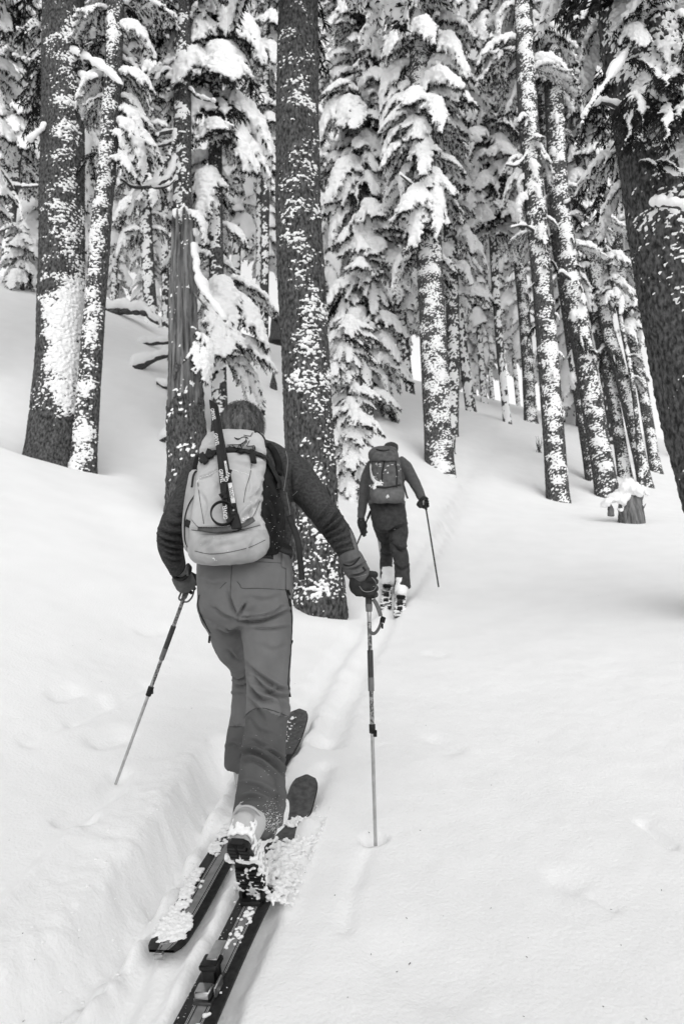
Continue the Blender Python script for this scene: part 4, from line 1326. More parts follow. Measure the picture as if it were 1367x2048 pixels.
# gloves closed round the pole grips
def glove(center, axis, wrist, out, name_lab, mats=('glove', 'glove_cuff'), sc=1.0, parent=None, org=None, open_=False):
    """center: on the pole axis; axis: up along the pole; wrist: wrist point; out: direction of knuckles (away from the palm)"""
    ax = nrm(axis); c = np.asarray(center)
    w_ = nrm((wrist - c) - ax * ((wrist - c) @ ax))          # towards the wrist, perpendicular to the pole
    o_ = np.cross(ax, w_)
    if o_ @ out < 0: o_ = -o_
    mb = MB()
    R0 = .030 * sc
    def ring(a, r, h): return c + ax * h + (w_ * math.cos(a) + o_ * math.sin(a)) * r
    for i, (h, rr, ln_) in enumerate([(.037, .0108, 3.7), (.0125, .0114, 3.9), (-.012, .0110, 3.8), (-.035, .0098, 3.5)]):
        a = np.linspace(.35, ln_, 14)
        pts = np.array([ring(t, (R0 + .008 * sc * math.exp(-((t - 1.2) / .5) ** 2)), (h + .004 * math.sin(t)) * sc) for t in a])
        v, q, t = tube(pts, np.linspace(rr * 1.08, rr * .86, 14) * sc, 10); mb.add(v, q, t)
    palm = [(wrist * .999, .026, .021), (c + w_ * .05 * sc, .034, .020), (c + w_ * .034 * sc + o_ * .012 * sc, .042, .017), (c + w_ * .018 * sc + o_ * .026 * sc, .040, .012)]
    v, q, t = loft(np.array([p_[0] for p_ in palm]), np.array([p_[1] for p_ in palm]) * sc, np.array([p_[2] for p_ in palm]) * sc, o_, 18, 20); mb.add(v, q, t)
    th = np.array([c + w_ * .045 * sc - o_ * .008 * sc + ax * .018 * sc, c + w_ * .02 * sc - o_ * .03 * sc + ax * .036 * sc, c - w_ * .012 * sc - o_ * .03 * sc + ax * .042 * sc, c - w_ * .032 * sc - o_ * .012 * sc + ax * .036 * sc])
    v, q, t = tube(th, np.array([.015, .0145, .0135, .011]) * sc, 12, 16); mb.add(v, q, t)
    Vg, Fg, Ng = fused(mb, .0026 * max(sc, 1), 2)
    Vg = Vg + Ng * (perlin(Vg * 60) * .0012)[:, None]
    return link('glove', mesh('glove', Vg - org, Fg, M[mats[0]]), parent), Vg, Fg

pR_top, pR_tip = P(735.5, 1150, 2.775), P(750.5, 1692, 2.775)
axR = nrm(pR_top - pR_tip)
cR = P(734.5, 1172, 2.775)
gR, gRv, gRf = glove(cR, axR, P(716, 1143, 2.745), RT * 1.0 - FW * .2, '', sc=1.12, parent=person, org=ORG1)
mb = MB()
limb(mb, [(696, 1108, 2.745, 22, 24), (700, 1117, 2.742, 25, 27), (707, 1130, 2.742, 25, 27), (717, 1146, 2.748, 23, 24), (724, 1156, 2.755, 20, 20), (725, 1157, 2.756, 10, 10)], 28, 30)
Vc, Fc, Nc = fused(mb, .004, 4)
Vc = creases(Vc, Nc, [([(694, 1138), (710, 1136), (728, 1126)], 5, 3), ([(702, 1150), (718, 1148), (734, 1140)], 5, 3), ([(690, 1126), (705, 1124), (720, 1114)], 3, 2.5)])
link('cuff', mesh('cuff', Vc - ORG1, Fc, M['glove_cuff']), gR)
bG = bvh_of(np.vstack([Vc, gRv]), Fc + [f + len(Vc) for f in gRf])
b, fin = det('cuff_cord', M['black'], gR)
surf_ribbon(b, bG, [(687, 1129), (700, 1132), (712, 1124), (719, 1114)], 1.6, .001, .002)
fin()
b, fin = det('draw_cord', M['black'])
pxtube(b, [(688, 1129, 2.72), (684, 1137, 2.72), (686, 1148, 2.72), (689, 1162, 2.72), (690, 1176, 2.72)], .8, 6, 24); fin()
b, fin = det('logo_tab', M['black'], gR); surf_ribbon(b, bG, [(725, 1134), (730, 1141)], 2.6, .001, .0012); fin()
b, fin = det('piping', M['thread'], gR)
surf_ribbon(b, bG, [(718, 1172), (725, 1181), (736, 1184), (747, 1180), (753, 1170)], .6, .0012, .001)
surf_ribbon(b, bG, [(743, 1155), (750, 1163), (751, 1170)], .6, .0012, .001)
surf_ribbon(b, bG, [(707, 1154), (716, 1153), (731, 1149)], .5, .0012, .001)
fin()
pL_top, pL_tip = P(384, 1152, 3.06), P(236, 1556, hit(236, 1556)[1])
axL = nrm(pL_top - pL_tip)
cL = P(378, 1168, 3.06)
gL, gLv, gLf = glove(cL, axL, P(367, 1150, 3.0), -RT - FW * .4, '', sc=1.02, parent=person, org=ORG1)
b, fin = det('glove_gauntlet', M['glove_cuff'], gL)
mbx = MB(); limb(mbx, [(362, 1150, 2.985, 20, 21), (367, 1160, 3.0, 21, 22), (374, 1172, 3.03, 20, 20)], 20, 14, ref=(0.3, -1, .2))
Vx, Fx, Nx = fused(mbx, .004, 2)
b.add(Vx, Fx[0], Fx[1] if len(Fx) > 1 else None); fin()
b, fin = det('wrist_strap', M['black'], gL)
pxtube(b, [(346, 1146, 2.96), (349, 1154, 2.94), (360, 1159, 2.94), (371, 1155, 2.94), (378, 1146, 2.95), (380, 1136, 2.97), (376, 1130, 3.0)], 4.2, 8, 30); fin()
b, fin = det('buckle', M['grip_pale'], gL)
pxtube(b, [(375, 1134, 2.935), (375, 1152, 2.935)], 2.4, 6, 4); fin()

# boots
def boot(toe, heel, shin, label, tread=True, up_hint=None):
    """toe/heel: points on the sole line; shin: point up the leg"""
    f = nrm(toe - heel)
    u = np.asarray(shin) - heel; u = nrm(u - f * (u @ f))
    s = np.cross(f, u)
    Ls = np.linalg.norm(toe - heel)
    at = lambda x, y, z: heel + f * (x * Ls) + s * y + u * z
    mb = MB()
    C = np.array([at(x, 0, z) for x, z in [(-.03, .055), (.05, .06), (.3, .058), (.6, .05), (.85, .042), (1.0, .036), (1.04, .034)]])
    v, q, t = loft(C, np.array([.02, .036, .038, .043, .046, .036, .015]), np.array([.035, .055, .056, .048, .038, .028, .012]), u, 24, 40, 2.6); mb.add(v, q, t)
    ank = at(.16, 0, .075)
    up2 = nrm(np.asarray(shin) - ank)
    C = np.array([at(.14, 0, .05), ank + up2 * .03, ank + up2 * .09, ank + up2 * .15, ank + up2 * .19])
    v, q, t = loft(C, [.036, .042, .047, .051, .052], [.05, .058, .06, .062, .064], s, 24, 30, 2.3); mb.add(v, q, t)
    Vv, Ff, Nn = fused(mb, .005, 4)
    bo = link('boot', mesh('boot', Vv - ORG1, Ff, M['boot']), person)
    b, fin = det('sole', M['rubber'], bo)
    xs = np.linspace(-.04, 1.05, 24)
    wd = np.interp(xs, [-.04, .02, .25, .45, .75, .95, 1.05], [.018, .036, .034, .034, .047, .042, .018])
    ring = np.array([[at(x, -w, .0), at(x, w, .0), at(x, w * .98, .018), at(x, -w * .98, .018)] for x, w in zip(xs, wd)])
    b.add(ring.reshape(-1, 3), grid_faces(24, 4, True)[:, ::-1]); b.add(ring[0], [[0, 1, 2, 3]]); b.add(ring[-1], [[3, 2, 1, 0]])
    b.build('sole', M['rubber'], bo, ORG1, False)
    if tread:
        b = MB()
        for x in [.0, .07, .14, .21, .52, .6, .68, .76, .84, .92, .98]:
            w = np.interp(x, xs, wd)
            for q_ in (-1, 1):
                b.add(*box(at(x, q_ * w * .5, -.005), f * .0085, s * w * .40, u * .006))
        b.build('tread', M['rubber'], bo, ORG1, False, 'stuff')
        b = MB()
        tri = [at(.30, 0, -.0015), at(.38, -.02, -.0015), at(.38, .02, -.0015)]
        b.add(tri, T=[[0, 1, 2]]); b.build('arch_mark', M['steel'], bo, ORG1, False)
    b = MB()
    for zz in (.03, .12):
        a = np.linspace(-1.9, 1.9, 20)
        pts = np.array([ank + up2 * zz + s * math.sin(t) * .0505 - nrm(f - up2 * (f @ up2)) * math.cos(t) * .063 for t in a])
        nn = nrm(pts - (ank + up2 * zz)); ribbon(b, pts, nn, .004, .003)
    b.build('cuff_band', M['boot'], bo, ORG1)
    b, fin = det('buckle', M['boot_dark'], bo)
    for zz in (.05, .13):
        b.add(*box(ank + up2 * zz + s * .05 + f * .01, f * .022, s * .006, up2 * .008))
    b.build('buckle', M['boot_dark'], bo, ORG1, False)
    return bo, at, s, u, f, (Vv, Ff)
toeP = oR + uR * .035 + fR * .03
best = None
for dh in np.linspace(2.0, 2.45, 200):
    h_ = P(474, 1692, dh)
    e = abs(np.linalg.norm(h_ - toeP) - .285)
    if best is None or e < best[0]: best = (e, h_)
heelP = best[1]
bo, atb, sb_, ub_, fb_, bgeo = boot(toeP, heelP, P(517, 1600, 2.44), '')
# snow stuck to boot and sole
bB = bvh_of(*bgeo)
pts = []
for k in range(240):
    x = rs.choice([rs.uniform(.42, 1.05), rs.uniform(.2, .32), rs.uniform(.85, 1.08)]); y = rs.normal(0, .03)
    r = rs.uniform(.003, .008); c = atb(x, np.clip(y, -.046, .046), rs.uniform(-.010, 0)); pts.append((*c, r, r, r))
for k in range(300):
    x = rs.uniform(.0, 1.0); z = rs.uniform(.01, .10 * (1 - x * .6)); r = rs.uniform(.002, .008)
    y = .040 if rs.rand() < .8 else -.038
    c = atb(x, y * np.interp(x, [0, .5, .85, 1], [.95, 1.0, 1.1, .8]), z); pts.append((*c, r * .7, r, r))
for k in range(90):
    a = rs.uniform(-1.2, 1.2); z = .012 + abs(rs.normal(0, .018)) ; r = rs.uniform(.002, .007)
    c = atb(-.035 + .10 * (1 - math.cos(a)), math.sin(a) * .040, z + .02); pts.append((*c, r, r, r))
mb_ = MB(); balls(mb_, [p_[:3] for p_ in pts], np.array([p_[3:] for p_ in pts])); Vq, Fq_ = mb_.arr()
Vq, Fq_, Nq = remesh(Vq, Fq_, .0035, 2)
link('snow_patch', mesh('snow_patch', Vq - ORG1, Fq_, M['snow']), bo, kind='stuff')
toeL = on_ski(oL, fL, sL, uL, .04, .0, .03)
heelL = on_ski(oL, fL, sL, uL, -.25, 0, .045)
boot(toeL, heelL, P(490, 1500, 3.03), '', False)

# ------------------------------------------------------------------ backpack
ORGB = P(458, 1110, 2.58)
pack = empty('backpack', ORGB, 'pale grey backpack with black straps and an ice axe on it', 'backpack')
mb = MB()
PK = [(450, 1126, 2.60, 34, 40), (452, 1120, 2.585, 60, 60), (456, 1104, 2.575, 76, 72), (459, 1078, 2.575, 79, 76), (457, 1050, 2.60, 74, 66), (456, 1020, 2.625, 69, 58), (458, 985, 2.65, 67, 58), (462, 950, 2.68, 66.5, 58), (466, 918, 2.71, 66, 56), (468, 893, 2.735, 64, 52), (470, 874, 2.755, 58, 46), (471, 865, 2.77, 46, 34), (472, 861, 2.78, 22, 16)]
stack(mb, PK, 56, 90, 2.7)
Vp, Fp, Np = fused(mb, .0055, 6)
Vp = Vp + Np * (perlin(Vp * 12 + 5) * .005 + (1 - 2 * np.abs(perlin(Vp * np.array([16, 16, 26]) + 2))) * .003 + perlin(Vp * 40) * .001)[:, None]
PF = [([(384, 1058), (420, 1062), (470, 1058), (520, 1050)], 8, 5), ([(404, 905), (440, 900), (500, 900), (530, 915)], 5, 6), ([(495, 935), (505, 975), (490, 1010)], 3, 7), ([(500, 1000), (515, 985), (525, 965)], 5, 5), ([(480, 1040), (500, 1020), (520, 1005)], 5, 5), ([(400, 985), (412, 1010), (405, 1040)], 3, 6), ([(420, 950), (440, 965), (430, 990)], 2.5, 7), ([(398, 958), (415, 952), (435, 941)], 4, 2.5), ([(430, 1095), (470, 1085), (520, 1070)], 2.5, 8), ([(400, 1095), (420, 1080)], 3, 6), ([(500, 1095), (512, 1075)], 3, 5), ([(470, 925), (500, 932), (525, 928)], 3, 6), ([(505, 990), (500, 1030), (492, 1048)], 4, 4)]
Vp = creases(Vp, Np, PF)
pm = mesh('pack_body', Vp - ORGB, Fp, M['pack'])
pm.materials.append(M['pack_base'])
_x, _y, _ = proj(Vp)
Fq = np.concatenate([f[:, :3] for f in Fp])
pm.polygons.foreach_set('material_index', (_y[Fq].mean(1) > 1059).astype(np.int32))
link('pack_body', pm, pack)
bP = bvh_of(Vp, Fp)
def pd(name, m_): return det(name, m_, pack, ORGB)
mb = MB()
stack(mb, [(512, 1108, 2.66, 46, 50), (518, 1080, 2.665, 50, 60), (522, 1040, 2.69, 48, 62), (520, 1000, 2.72, 42, 58), (512, 960, 2.75, 42, 52), (502, 925, 2.77, 38, 46), (495, 895, 2.785, 34, 36)], 36, 50, 2.5)
Vd, Fd, Nd = fused(mb, .006, 5)
Vd = creases(Vd, Nd, [([(540, 990), (555, 1020), (552, 1060)], 6, 5), ([(530, 1010), (545, 1050), (550, 1090)], 5, 5), ([(548, 960), (560, 985), (566, 1010)], 5, 4)])
link('side_panel', mesh('side_panel', Vd - ORGB, Fd, M['black_cloth']), pack)
bD = bvh_of(Vd, Fd)
mb = MB(); limb(mb, [(398, 1100, 2.68, 26, 50), (392, 1060, 2.69, 24, 52), (394, 1010, 2.70, 22, 48), (402, 960, 2.73, 22, 44)], 24, 30, 2.4)
Vl, Fl, Nl = fused(mb, .006, 4)
link('side_panel', mesh('side_panel', Vl - ORGB, Fl, M['pack_base']), pack)
bL_ = bvh_of(Vl, Fl)
# lid edge, seams, straps
b, fin = pd('seam', M['seam'])
for pts, w_ in [([(396, 965), (400, 1000), (405, 1030), (409, 1056)], .5), ([(384, 1040), (392, 1050), (402, 1058)], .5), ([(503, 928), (500, 950), (492, 975), (487, 1005)], .55), ([(390, 1102), (420, 1108), (460, 1104), (500, 1094), (530, 1080)], .6), ([(528, 970), (515, 1015), (498, 1046)], .5), ([(383, 1060), (430, 1064), (480, 1060), (520, 1050)], .6)]:
    surf_ribbon(b, bP, pts, w_, .0006, .0012)
fin()
b, fin = pd('compression_strap', M['black'])
surf_ribbon(b, bP, [(403, 927), (412, 918), (424, 910), (440, 905), (460, 903), (480, 904), (500, 908), (518, 913), (530, 920)], 9.0, .010, .003, 44); fin()
b, fin = pd('compression_strap', M['black'])
surf_ribbon(b, bD, [(531, 920), (540, 938), (552, 960), (563, 978)], 8.5, .011, .003); fin()
for pts in ([(418, 905), (424, 919)], [(406, 912), (416, 928)], [(474, 897), (484, 910)], [(503, 905), (504, 925)]):
    b, fin = pd('strap_buckle', M['black']); surf_ribbon(b, bP, pts, 6.5, .013, .005, 6); fin()
for pts in ([(540, 905), (552, 920)], [(545, 943), (556, 962)]):
    b, fin = pd('zip_pull', M['alu']); surf_ribbon(b, bD, pts, 1.3, .006, .002, 6); fin()
b, fin = pd('lid_zip', M['black'])
surf_ribbon(b, bP, [(510, 862), (520, 868), (528, 878), (531, 895)], 2.2, .002, .003); fin()
b, fin = pd('cord', M['black'])
surf_ribbon(b, bL_, [(390, 990), (378, 1010), (371, 1035), (370, 1060), (372, 1085), (385, 1108)], 1.2, .003, .002)
surf_ribbon(b, bL_, [(400, 935), (388, 950), (384, 975)], 2.0, .003, .002)
surf_ribbon(b, bD, [(522, 1030), (524, 1040), (530, 1048)], 1.4, .004, .002)
fin()
b, fin = pd('side_buckle', M['black']); surf_ribbon(b, bL_, [(372, 1045), (384, 1052)], 7, .004, .003); fin()
b, fin = pd('shoulder_strap', M['black_cloth'])
surf_ribbon(b, bS, [(535, 890), (548, 905), (556, 925), (556, 950)], 7, .006, .006)
fin()
b, fin = pd('shoulder_strap', M['black_cloth'])
surf_ribbon(b, bS, [(402, 905), (394, 930), (392, 950)], 7, .006, .006); fin()
b, fin = pd('hip_belt', M['black_cloth'])
mbx = MB(); limb(mbx, [(487, 1102, 2.715, 98, 70), (487, 1116, 2.71, 97, 70)], 48, 6, 2.2)
Vx, Fx = mbx.arr(); b.add(Vx, Fx[0], Fx[1]); fin()
b, fin = pd('hanging_strap', M['black'])
free_ribbon(b, [(578, 1032, 2.66), (584, 1048, 2.655), (591, 1066, 2.65), (597, 1090, 2.645), (600, 1120, 2.64), (603, 1150, 2.64), (604, 1160, 2.64)], 6.0, .0015); fin()
b, fin = pd('belt_tail', M['black'])
free_ribbon(b, [(560, 1098, 2.60), (574, 1104, 2.60), (585, 1106, 2.60)], 6.0, .003); fin()
b, fin = pd('haul_loop', M['black']); pxtube(b, [(523, 1032, 2.60), (518, 1040, 2.59), (524, 1050, 2.59)], 1.6, 6, 12); fin()
# stitched emblem on the lid
cr = lambda x, y: (x * .1902 + 360, y * .1902 + 800)
b, fin = pd('emblem', M['black'])
for ln_ in [[(572, 402), (600, 412), (628, 412)], [(580, 410), (610, 424), (640, 405), (665, 394), (690, 396)], [(690, 396), (694, 415), (684, 440), (660, 458), (630, 468), (595, 470), (550, 468), (495, 474)],
            [(668, 376), (705, 384), (742, 386)], [(742, 386), (754, 366), (762, 350)], [(690, 396), (705, 402), (712, 412)], [(730, 430), (718, 455), (698, 482)], [(698, 482), (735, 486), (776, 480)], [(776, 480), (780, 505), (776, 530)], [(776, 480), (788, 500), (792, 524)], [(760, 486), (766, 505), (762, 520)],
            [(500, 512), (512, 494), (520, 480)], [(520, 480), (528, 500), (530, 518)], [(520, 480), (540, 498), (552, 520)], [(548, 472), (575, 490), (600, 510)], [(600, 510), (612, 490), (622, 470)],
            [(636, 466), (642, 490), (648, 508)], [(630, 472), (640, 492), (652, 498)], [(652, 456), (656, 474), (660, 488)], [(664, 450), (668, 466), (672, 480)], [(676, 442), (680, 456), (684, 470)], [(686, 434), (690, 446), (694, 460)], [(697, 428), (700, 440), (702, 452)]]:
    surf_ribbon(b, bP, [cr(*q_) for q_ in ln_], .6, .0035, .0012, 3 * len(ln_))
fin()
# snow on the pocket rim and ledges
b = MB()
plaster(b, bP, [(393, 964), (402, 955), (418, 950), (434, 941)], 50, 1.0, rs)
plaster(b, bP, [(462, 938), (480, 944), (500, 950)], 30, .8, rs)
plaster(b, bP, [(480, 1050), (486, 1040), (500, 1036)], 40, 2.0, rs, .004)
plaster(b, bP, [(440, 1052), (455, 1050), (470, 1054)], 40, 1.6, rs, .004)
plaster(b, bP, [(424, 1116), (432, 1120)], 16, 1.0, rs)
for k in range(70):
    plaster(b, bD if k % 2 else bP, [(rs.uniform(530, 575), rs.uniform(960, 1100)) if k % 2 else (rs.uniform(395, 530), rs.uniform(870, 1110))] * 2, 2, .55, rs)
b.build('snow_dusting', M['snow'], pack, ORGB, kind='stuff')

# ------------------------------------------------------------------ ice axe strapped to the pack
def axp(px, py, lift=.02):
    c, n = on(bP, px, py, 0)
    v = nrm(c)
    return c - v * lift
_z1 = on(bP, 472, 1054, 0)[0][1] - .022
_k = min((on(bP, 472 - 44 * (1054 - yy) / 239, yy, 0)[0][1] - .020 - _z1) / (1054 - yy) for yy in range(880, 1040, 10))
A0, A1 = P(428, 815, _z1 + _k * 239), P(472, 1054, _z1)
AXD = lambda py: _z1 + _k * (1054 - py)
ORGA = A1.copy()
axe = empty('ice_axe', ORGA, 'black ice axe strapped head down on the pale backpack', 'ice axe')
adir = nrm(A0 - A1); anrm = nrm(-A0 - A1); aside = nrm(np.cross(adir, anrm)); anrm = np.cross(aside, adir)
def ad(name, m_): return det(name, m_, axe, ORGA)
b, fin = ad('shaft', M['axe'])
v, q, t = loft(np.array([A1, A0]), .0165, .009, anrm, 20, 20, 2.6); b.add(v, q, t); fin()
b, fin = ad('spike', M['axe'])
tip_ = P(419, 800, AXD(800))
v, q, t = loft(np.array([A0 - adir * .03, A0 + adir * .004, A0 * .5 + tip_ * .5 + adir * .004, tip_]), [.0172, .0172, .010, .002], [.0095, .0095, .006, .002], anrm, 14, 16, 2.4); b.add(v, q, t); fin()
b, fin = ad('shaft_rail', M['black'])
v, q, t = loft(np.array([A1 + aside * .011 + anrm * .006, A0 + aside * .011 + anrm * .006]), .0055, .005, anrm, 10, 4); b.add(v, q, t); fin()
b, fin = ad('head', M['axe'])
v, q, t = loft(np.array([A1 + adir * .05, A1, A1 - adir * .012]), [.019, .021, .019], .012, anrm, 16, 10, 3); b.add(v, q, t); fin()
def blade(pts, hws, th, name, m_):
    b, fin = ad(name, m_)
    C = np.array([P(*p_) for p_ in pts])
    hh = np.array(hws) * np.array([mpp(c) for c in C])
    v, q, t = loft(C, hh, th, anrm, 10, 30, 4); b.add(v, q, t)
    return b, fin, C
b, fin, C = blade([(474, 1055, AXD(1055)), (455, 1058, AXD(1057) - .010), (430, 1061, AXD(1060) - .014), (410, 1060, AXD(1060) - .014), (396, 1059, AXD(1060) - .010)], [7, 6.5, 5.5, 4.2, 3], .004, 'pick', M['steel'])
for k in range(9):
    c = P(398 + k * 5, 1055.5 + .1 * k, AXD(1058) - .012)
    b.add(*box(c, RT * .004, UP * .0035, FW * .0025))
fin()
b, fin, C = blade([(476, 1052, AXD(1052)), (488, 1050, AXD(1050)), (500, 1042, AXD(1044)), (508, 1038, AXD(1040))], [3.5, 5, 7, 5.5], .003, 'adze', M['steel']); fin()
for px, py in ((468.5, 1026), (471.5, 1043)):
    b, fin = ad('rivet', M['alu'])
    f_ = (py - 815) / (1054 - 815)
    c = A0 * (1 - f_) + A1 * f_ + anrm * .0095 + nrm(P(px, py, 2.5) - P(428 + 44 * f_, py, 2.5)) * 0.002
    v, q, t = tube(np.array([c, c + anrm * .0015]), .0045, 12); b.add(v, q, t); fin()
leash = MB()
LP = [(427, 818), (431, 850), (435, 885), (440, 925), (443, 955), (446, 985), (450, 1010), (455, 1035), (460, 1050)]
def on_axe(px, py, lift):
    f_ = (py - 815) / (1054 - 815)
    d = (A0 * (1 - f_) + A1 * f_)[1]
    return P(px, py, d) + anrm * lift
ribbon(leash, catmull(np.array([on_axe(x, y, .013) for x, y in LP]), 50), np.repeat(anrm[None], 50, 0), .0085, .001)
ribbon(leash, catmull(np.array([on_axe(x, y, .020) for x, y in [(462, 945), (456, 962), (450, 982), (452, 1003)]]), 24), np.repeat(anrm[None], 24, 0), .0075, .001)
ls = leash.build('leash', M['black'], axe, ORGA)
b, fin = det('wrist_loop', M['black'], ls, ORGA)
rp = []
for a in np.linspace(.5, 5.9, 40):
    rp.append(on_axe(450 - 4 + 23 * math.cos(a), 1031 - 23 * math.sin(a) * 1.0, .016))
v, q, t = loft(np.array(rp), .003, .0085, anrm, 8, None, 3); b.add(v, q, t); fin()
b, fin = ad('slider', M['black'])
pxtube(b, [(440, 993, AXD(990) - .018), (452, 985, AXD(990) - .018)], 5, 8); fin()
def lettering(txt, px0, px1, lift, h, m_, parent=ls):
    a, c = on_axe(*px0, lift), on_axe(*px1, lift)
    r = nrm(c - a)
    u = np.cross(anrm, r)
    text_on(txt, (a + c) / 2, r, u, h, m_, 'lettering', parent, ORGA)
lettering('GRIVEL', (424, 818), (430, 850), .0165, .0135, M['white'])
lettering('GRIVEL', (431, 868), (436.5, 900), .0165, .0135, M['white'])
lettering('GRIVEL', (441, 938), (446.5, 976), .0165, .0140, M['white'])
lettering('GRIVEL', (453, 1046), (450, 1012), .0165, .0140, M['white'])
lettering('GRIV', (451, 974), (461, 948), .0235, .0140, M['white'])
for (pa, pb, txt, hw_) in (((451.5, 926), (456, 952), 'ALPE ROUTE', .0055), ((460.5, 970), (467.5, 1010), 'GRIVEL', .0080)):
    b, fin = ad('label_patch', M['white'])
    ribbon(b, np.array([on_axe(*pa, .0138), on_axe(*pb, .0138)]), np.array([anrm, anrm]), hw_, .0008); lp_ = fin()
    if txt == 'GRIVEL': lettering(txt, pb, pa, .0152, .0115, M['black'], lp_)
    else: lettering(txt, pb, pa, .0152, .0045, M['black'], lp_)

# ------------------------------------------------------------------ poles
def pole(top, tip, spec, label, name='ski_pole'):
    """spec: (t0, t1, radius, part name, material) with t along top->tip"""
    root = empty(name, tip, label, 'ski pole')
    for t0, t1, r0, r1, nm, m_ in spec:
        a, c = top + (tip - top) * t0, top + (tip - top) * t1
        b = MB(); v, q, t = tube(np.array([a, a * .97 + c * .03, a * .5 + c * .5, a * .03 + c * .97, c]), np.array([r0 * .92, r0, (r0 + r1) / 2, r1, r1 * .92]), 14); b.add(v, q, t)
        b.build(nm, M[m_], root, tip)
    return root
lenR = 1692 - 1150
tR = lambda y: (y - 1150) / lenR
rp_ = pole(pR_top, pR_tip + (pR_tip - pR_top) * .06, [(tR(1150), tR(1214) / 1.06, .0125, .0135, 'grip', 'foam'), (tR(1212) / 1.06, tR(1228) / 1.06, .0145, .0125, 'grip_collar', 'grip_pale'), (tR(1226) / 1.06, tR(1250) / 1.06, .0088, .0085, 'shaft_decal', 'alu'), (tR(1248) / 1.06, tR(1312) / 1.06, .0085, .0085, 'upper_shaft', 'shaft_mid'), (tR(1308) / 1.06, tR(1366) / 1.06, .0115, .0115, 'lower_grip', 'foam'), (tR(1364) / 1.06, tR(1392) / 1.06, .0122, .012, 'lower_collar', 'grip_pale'), (tR(1390) / 1.06, tR(1460) / 1.06, .0085, .0085, 'middle_shaft', 'shaft_mid'), (tR(1458) / 1.06, tR(1476) / 1.06, .0125, .012, 'clamp', 'black'), (tR(1474) / 1.06, 1, .0073, .0065, 'lower_shaft', 'alu')],
     'upright telescopic ski pole with loose wrist strap in the bare snow side hand')
b = MB(); o_ = P(750, 1467, 2.765); b.add(*box(o_, RT * .006, UP * .012, FW * .006)); b.build('clamp_lever', M['black'], rp_, np.array(rp_.location), False)
b = MB(); free_ribbon(b, [(746, 1198, 2.76), (752, 1208, 2.76), (757, 1220, 2.755), (761, 1232, 2.75)], 4.2, .001); free_ribbon(b, [(763, 1236, 2.75), (760, 1250, 2.75), (752, 1264, 2.755), (745, 1267, 2.76), (739, 1262, 2.765), (737, 1256, 2.77)], 3.4, .001, ref=(-.5, -1, .2))
ws = b.build('wrist_strap', M['webbing'], rp_, np.array(rp_.location))
b = MB(); c_ = P(765, 1239, 2.745); b.add(*box(c_, RT * .009 - UP * .004, UP * .011 + RT * .003, FW * .005)); b.add(*box(P(764, 1252, 2.745), RT * .004, UP * .010, FW * .002)); b.build('strap_buckle', M['black'], ws, np.array(rp_.location), False)
tLv = pL_tip + (pL_tip - pL_top) * .03
def tl(y): return (y - 1152) / (1556 - 1152) / 1.03
lp2 = pole(pL_top, tLv, [(0, tl(1188), .0125, .013, 'grip', 'foam'), (tl(1186), tl(1196), .0135, .012, 'grip_collar', 'grip_pale'), (tl(1194), tl(1254), .0088, .0085, 'upper_shaft', 'shaft_mid'), (tl(1252), tl(1298), .0118, .0115, 'lower_grip', 'foam'), (tl(1297), tl(1320), .012, .0115, 'lower_collar', 'grip_pale'), (tl(1318), tl(1376), .0085, .0085, 'middle_shaft', 'shaft_mid'), (tl(1374), tl(1392), .013, .012, 'clamp', 'black'), (tl(1390), 1, .0075, .0065, 'lower_shaft', 'alu')],
      'slanting telescopic ski pole planted in snow beside the bent arm')
b = MB(); b.add(*box(P(302, 1383, 3.17), RT * .010, UP * .011, FW * .006)); b.build('clamp_lever', M['black'], lp2, np.array(lp2.location), False)
b = MB(); pxtube(b, [(362, 1186, 3.06), (358, 1196, 3.05), (362, 1200, 3.05), (368, 1190, 3.04)], 2, 6, 14); pxtube(b, [(368, 1204, 3.05), (376, 1203, 3.05), (384, 1194, 3.05), (388, 1180, 3.05), (388, 1160, 3.05)], 1.8, 6, 20); b.build('wrist_strap', M['webbing'], lp2, np.array(lp2.location))

# ------------------------------------------------------------------ far hiker
D2 = 7.3
gd = lambda px, py: hit(px, py)
G2 = P(790, 1205, D2)
ORG2 = np.array([G2[0], G2[1], gz(G2[0], G2[1])])
mb = MB()
limb(mb, [(773, 1018, 7.35, 33, 22), (772, 960, 7.45, 33, 22), (770, 925, 7.5, 32, 18), (776, 908, 7.52, 12, 12), (780, 898, 7.54, 13, 16), (781, 890, 7.54, 11, 14), (781, 886, 7.54, 4, 5)], 24, 40)
limb(mb, [(800, 925, 7.48, 12), (820, 950, 7.42, 10), (836, 978, 7.36, 8), (847, 1003, 7.3, 6.5), (849, 1010, 7.3, 6)], 16, 24)
limb(mb, [(742, 935, 7.48, 12), (732, 965, 7.46, 10), (726, 1000, 7.44, 8), (722, 1035, 7.42, 6), (723, 1050, 7.42, 6)], 16, 24)
limb(mb, [(790, 1030, 7.3, 14), (796, 1090, 7.24, 10), (803, 1180, 7.19, 9)], 16, 20)
limb(mb, [(758, 1020, 7.36, 16), (768, 1085, 7.6, 13), (774, 1165, 7.62, 10)], 16, 20)
Vb, Fb, Nb = fused(mb, .014, 3)
p2 = link('person', mesh('person', Vb - ORG2, Fb, M['skin']), None, ORG2)
tag(p2, 'person in dark trousers with a dark framed backpack climbing ahead on the skin track', 'person')
mb = MB()
limb(mb, [(773, 1008, 7.34, 35, 24), (777, 1030, 7.32, 36, 28), (780, 1050, 7.3, 33, 28), (782, 1062, 7.3, 24, 20)], 28, 24)
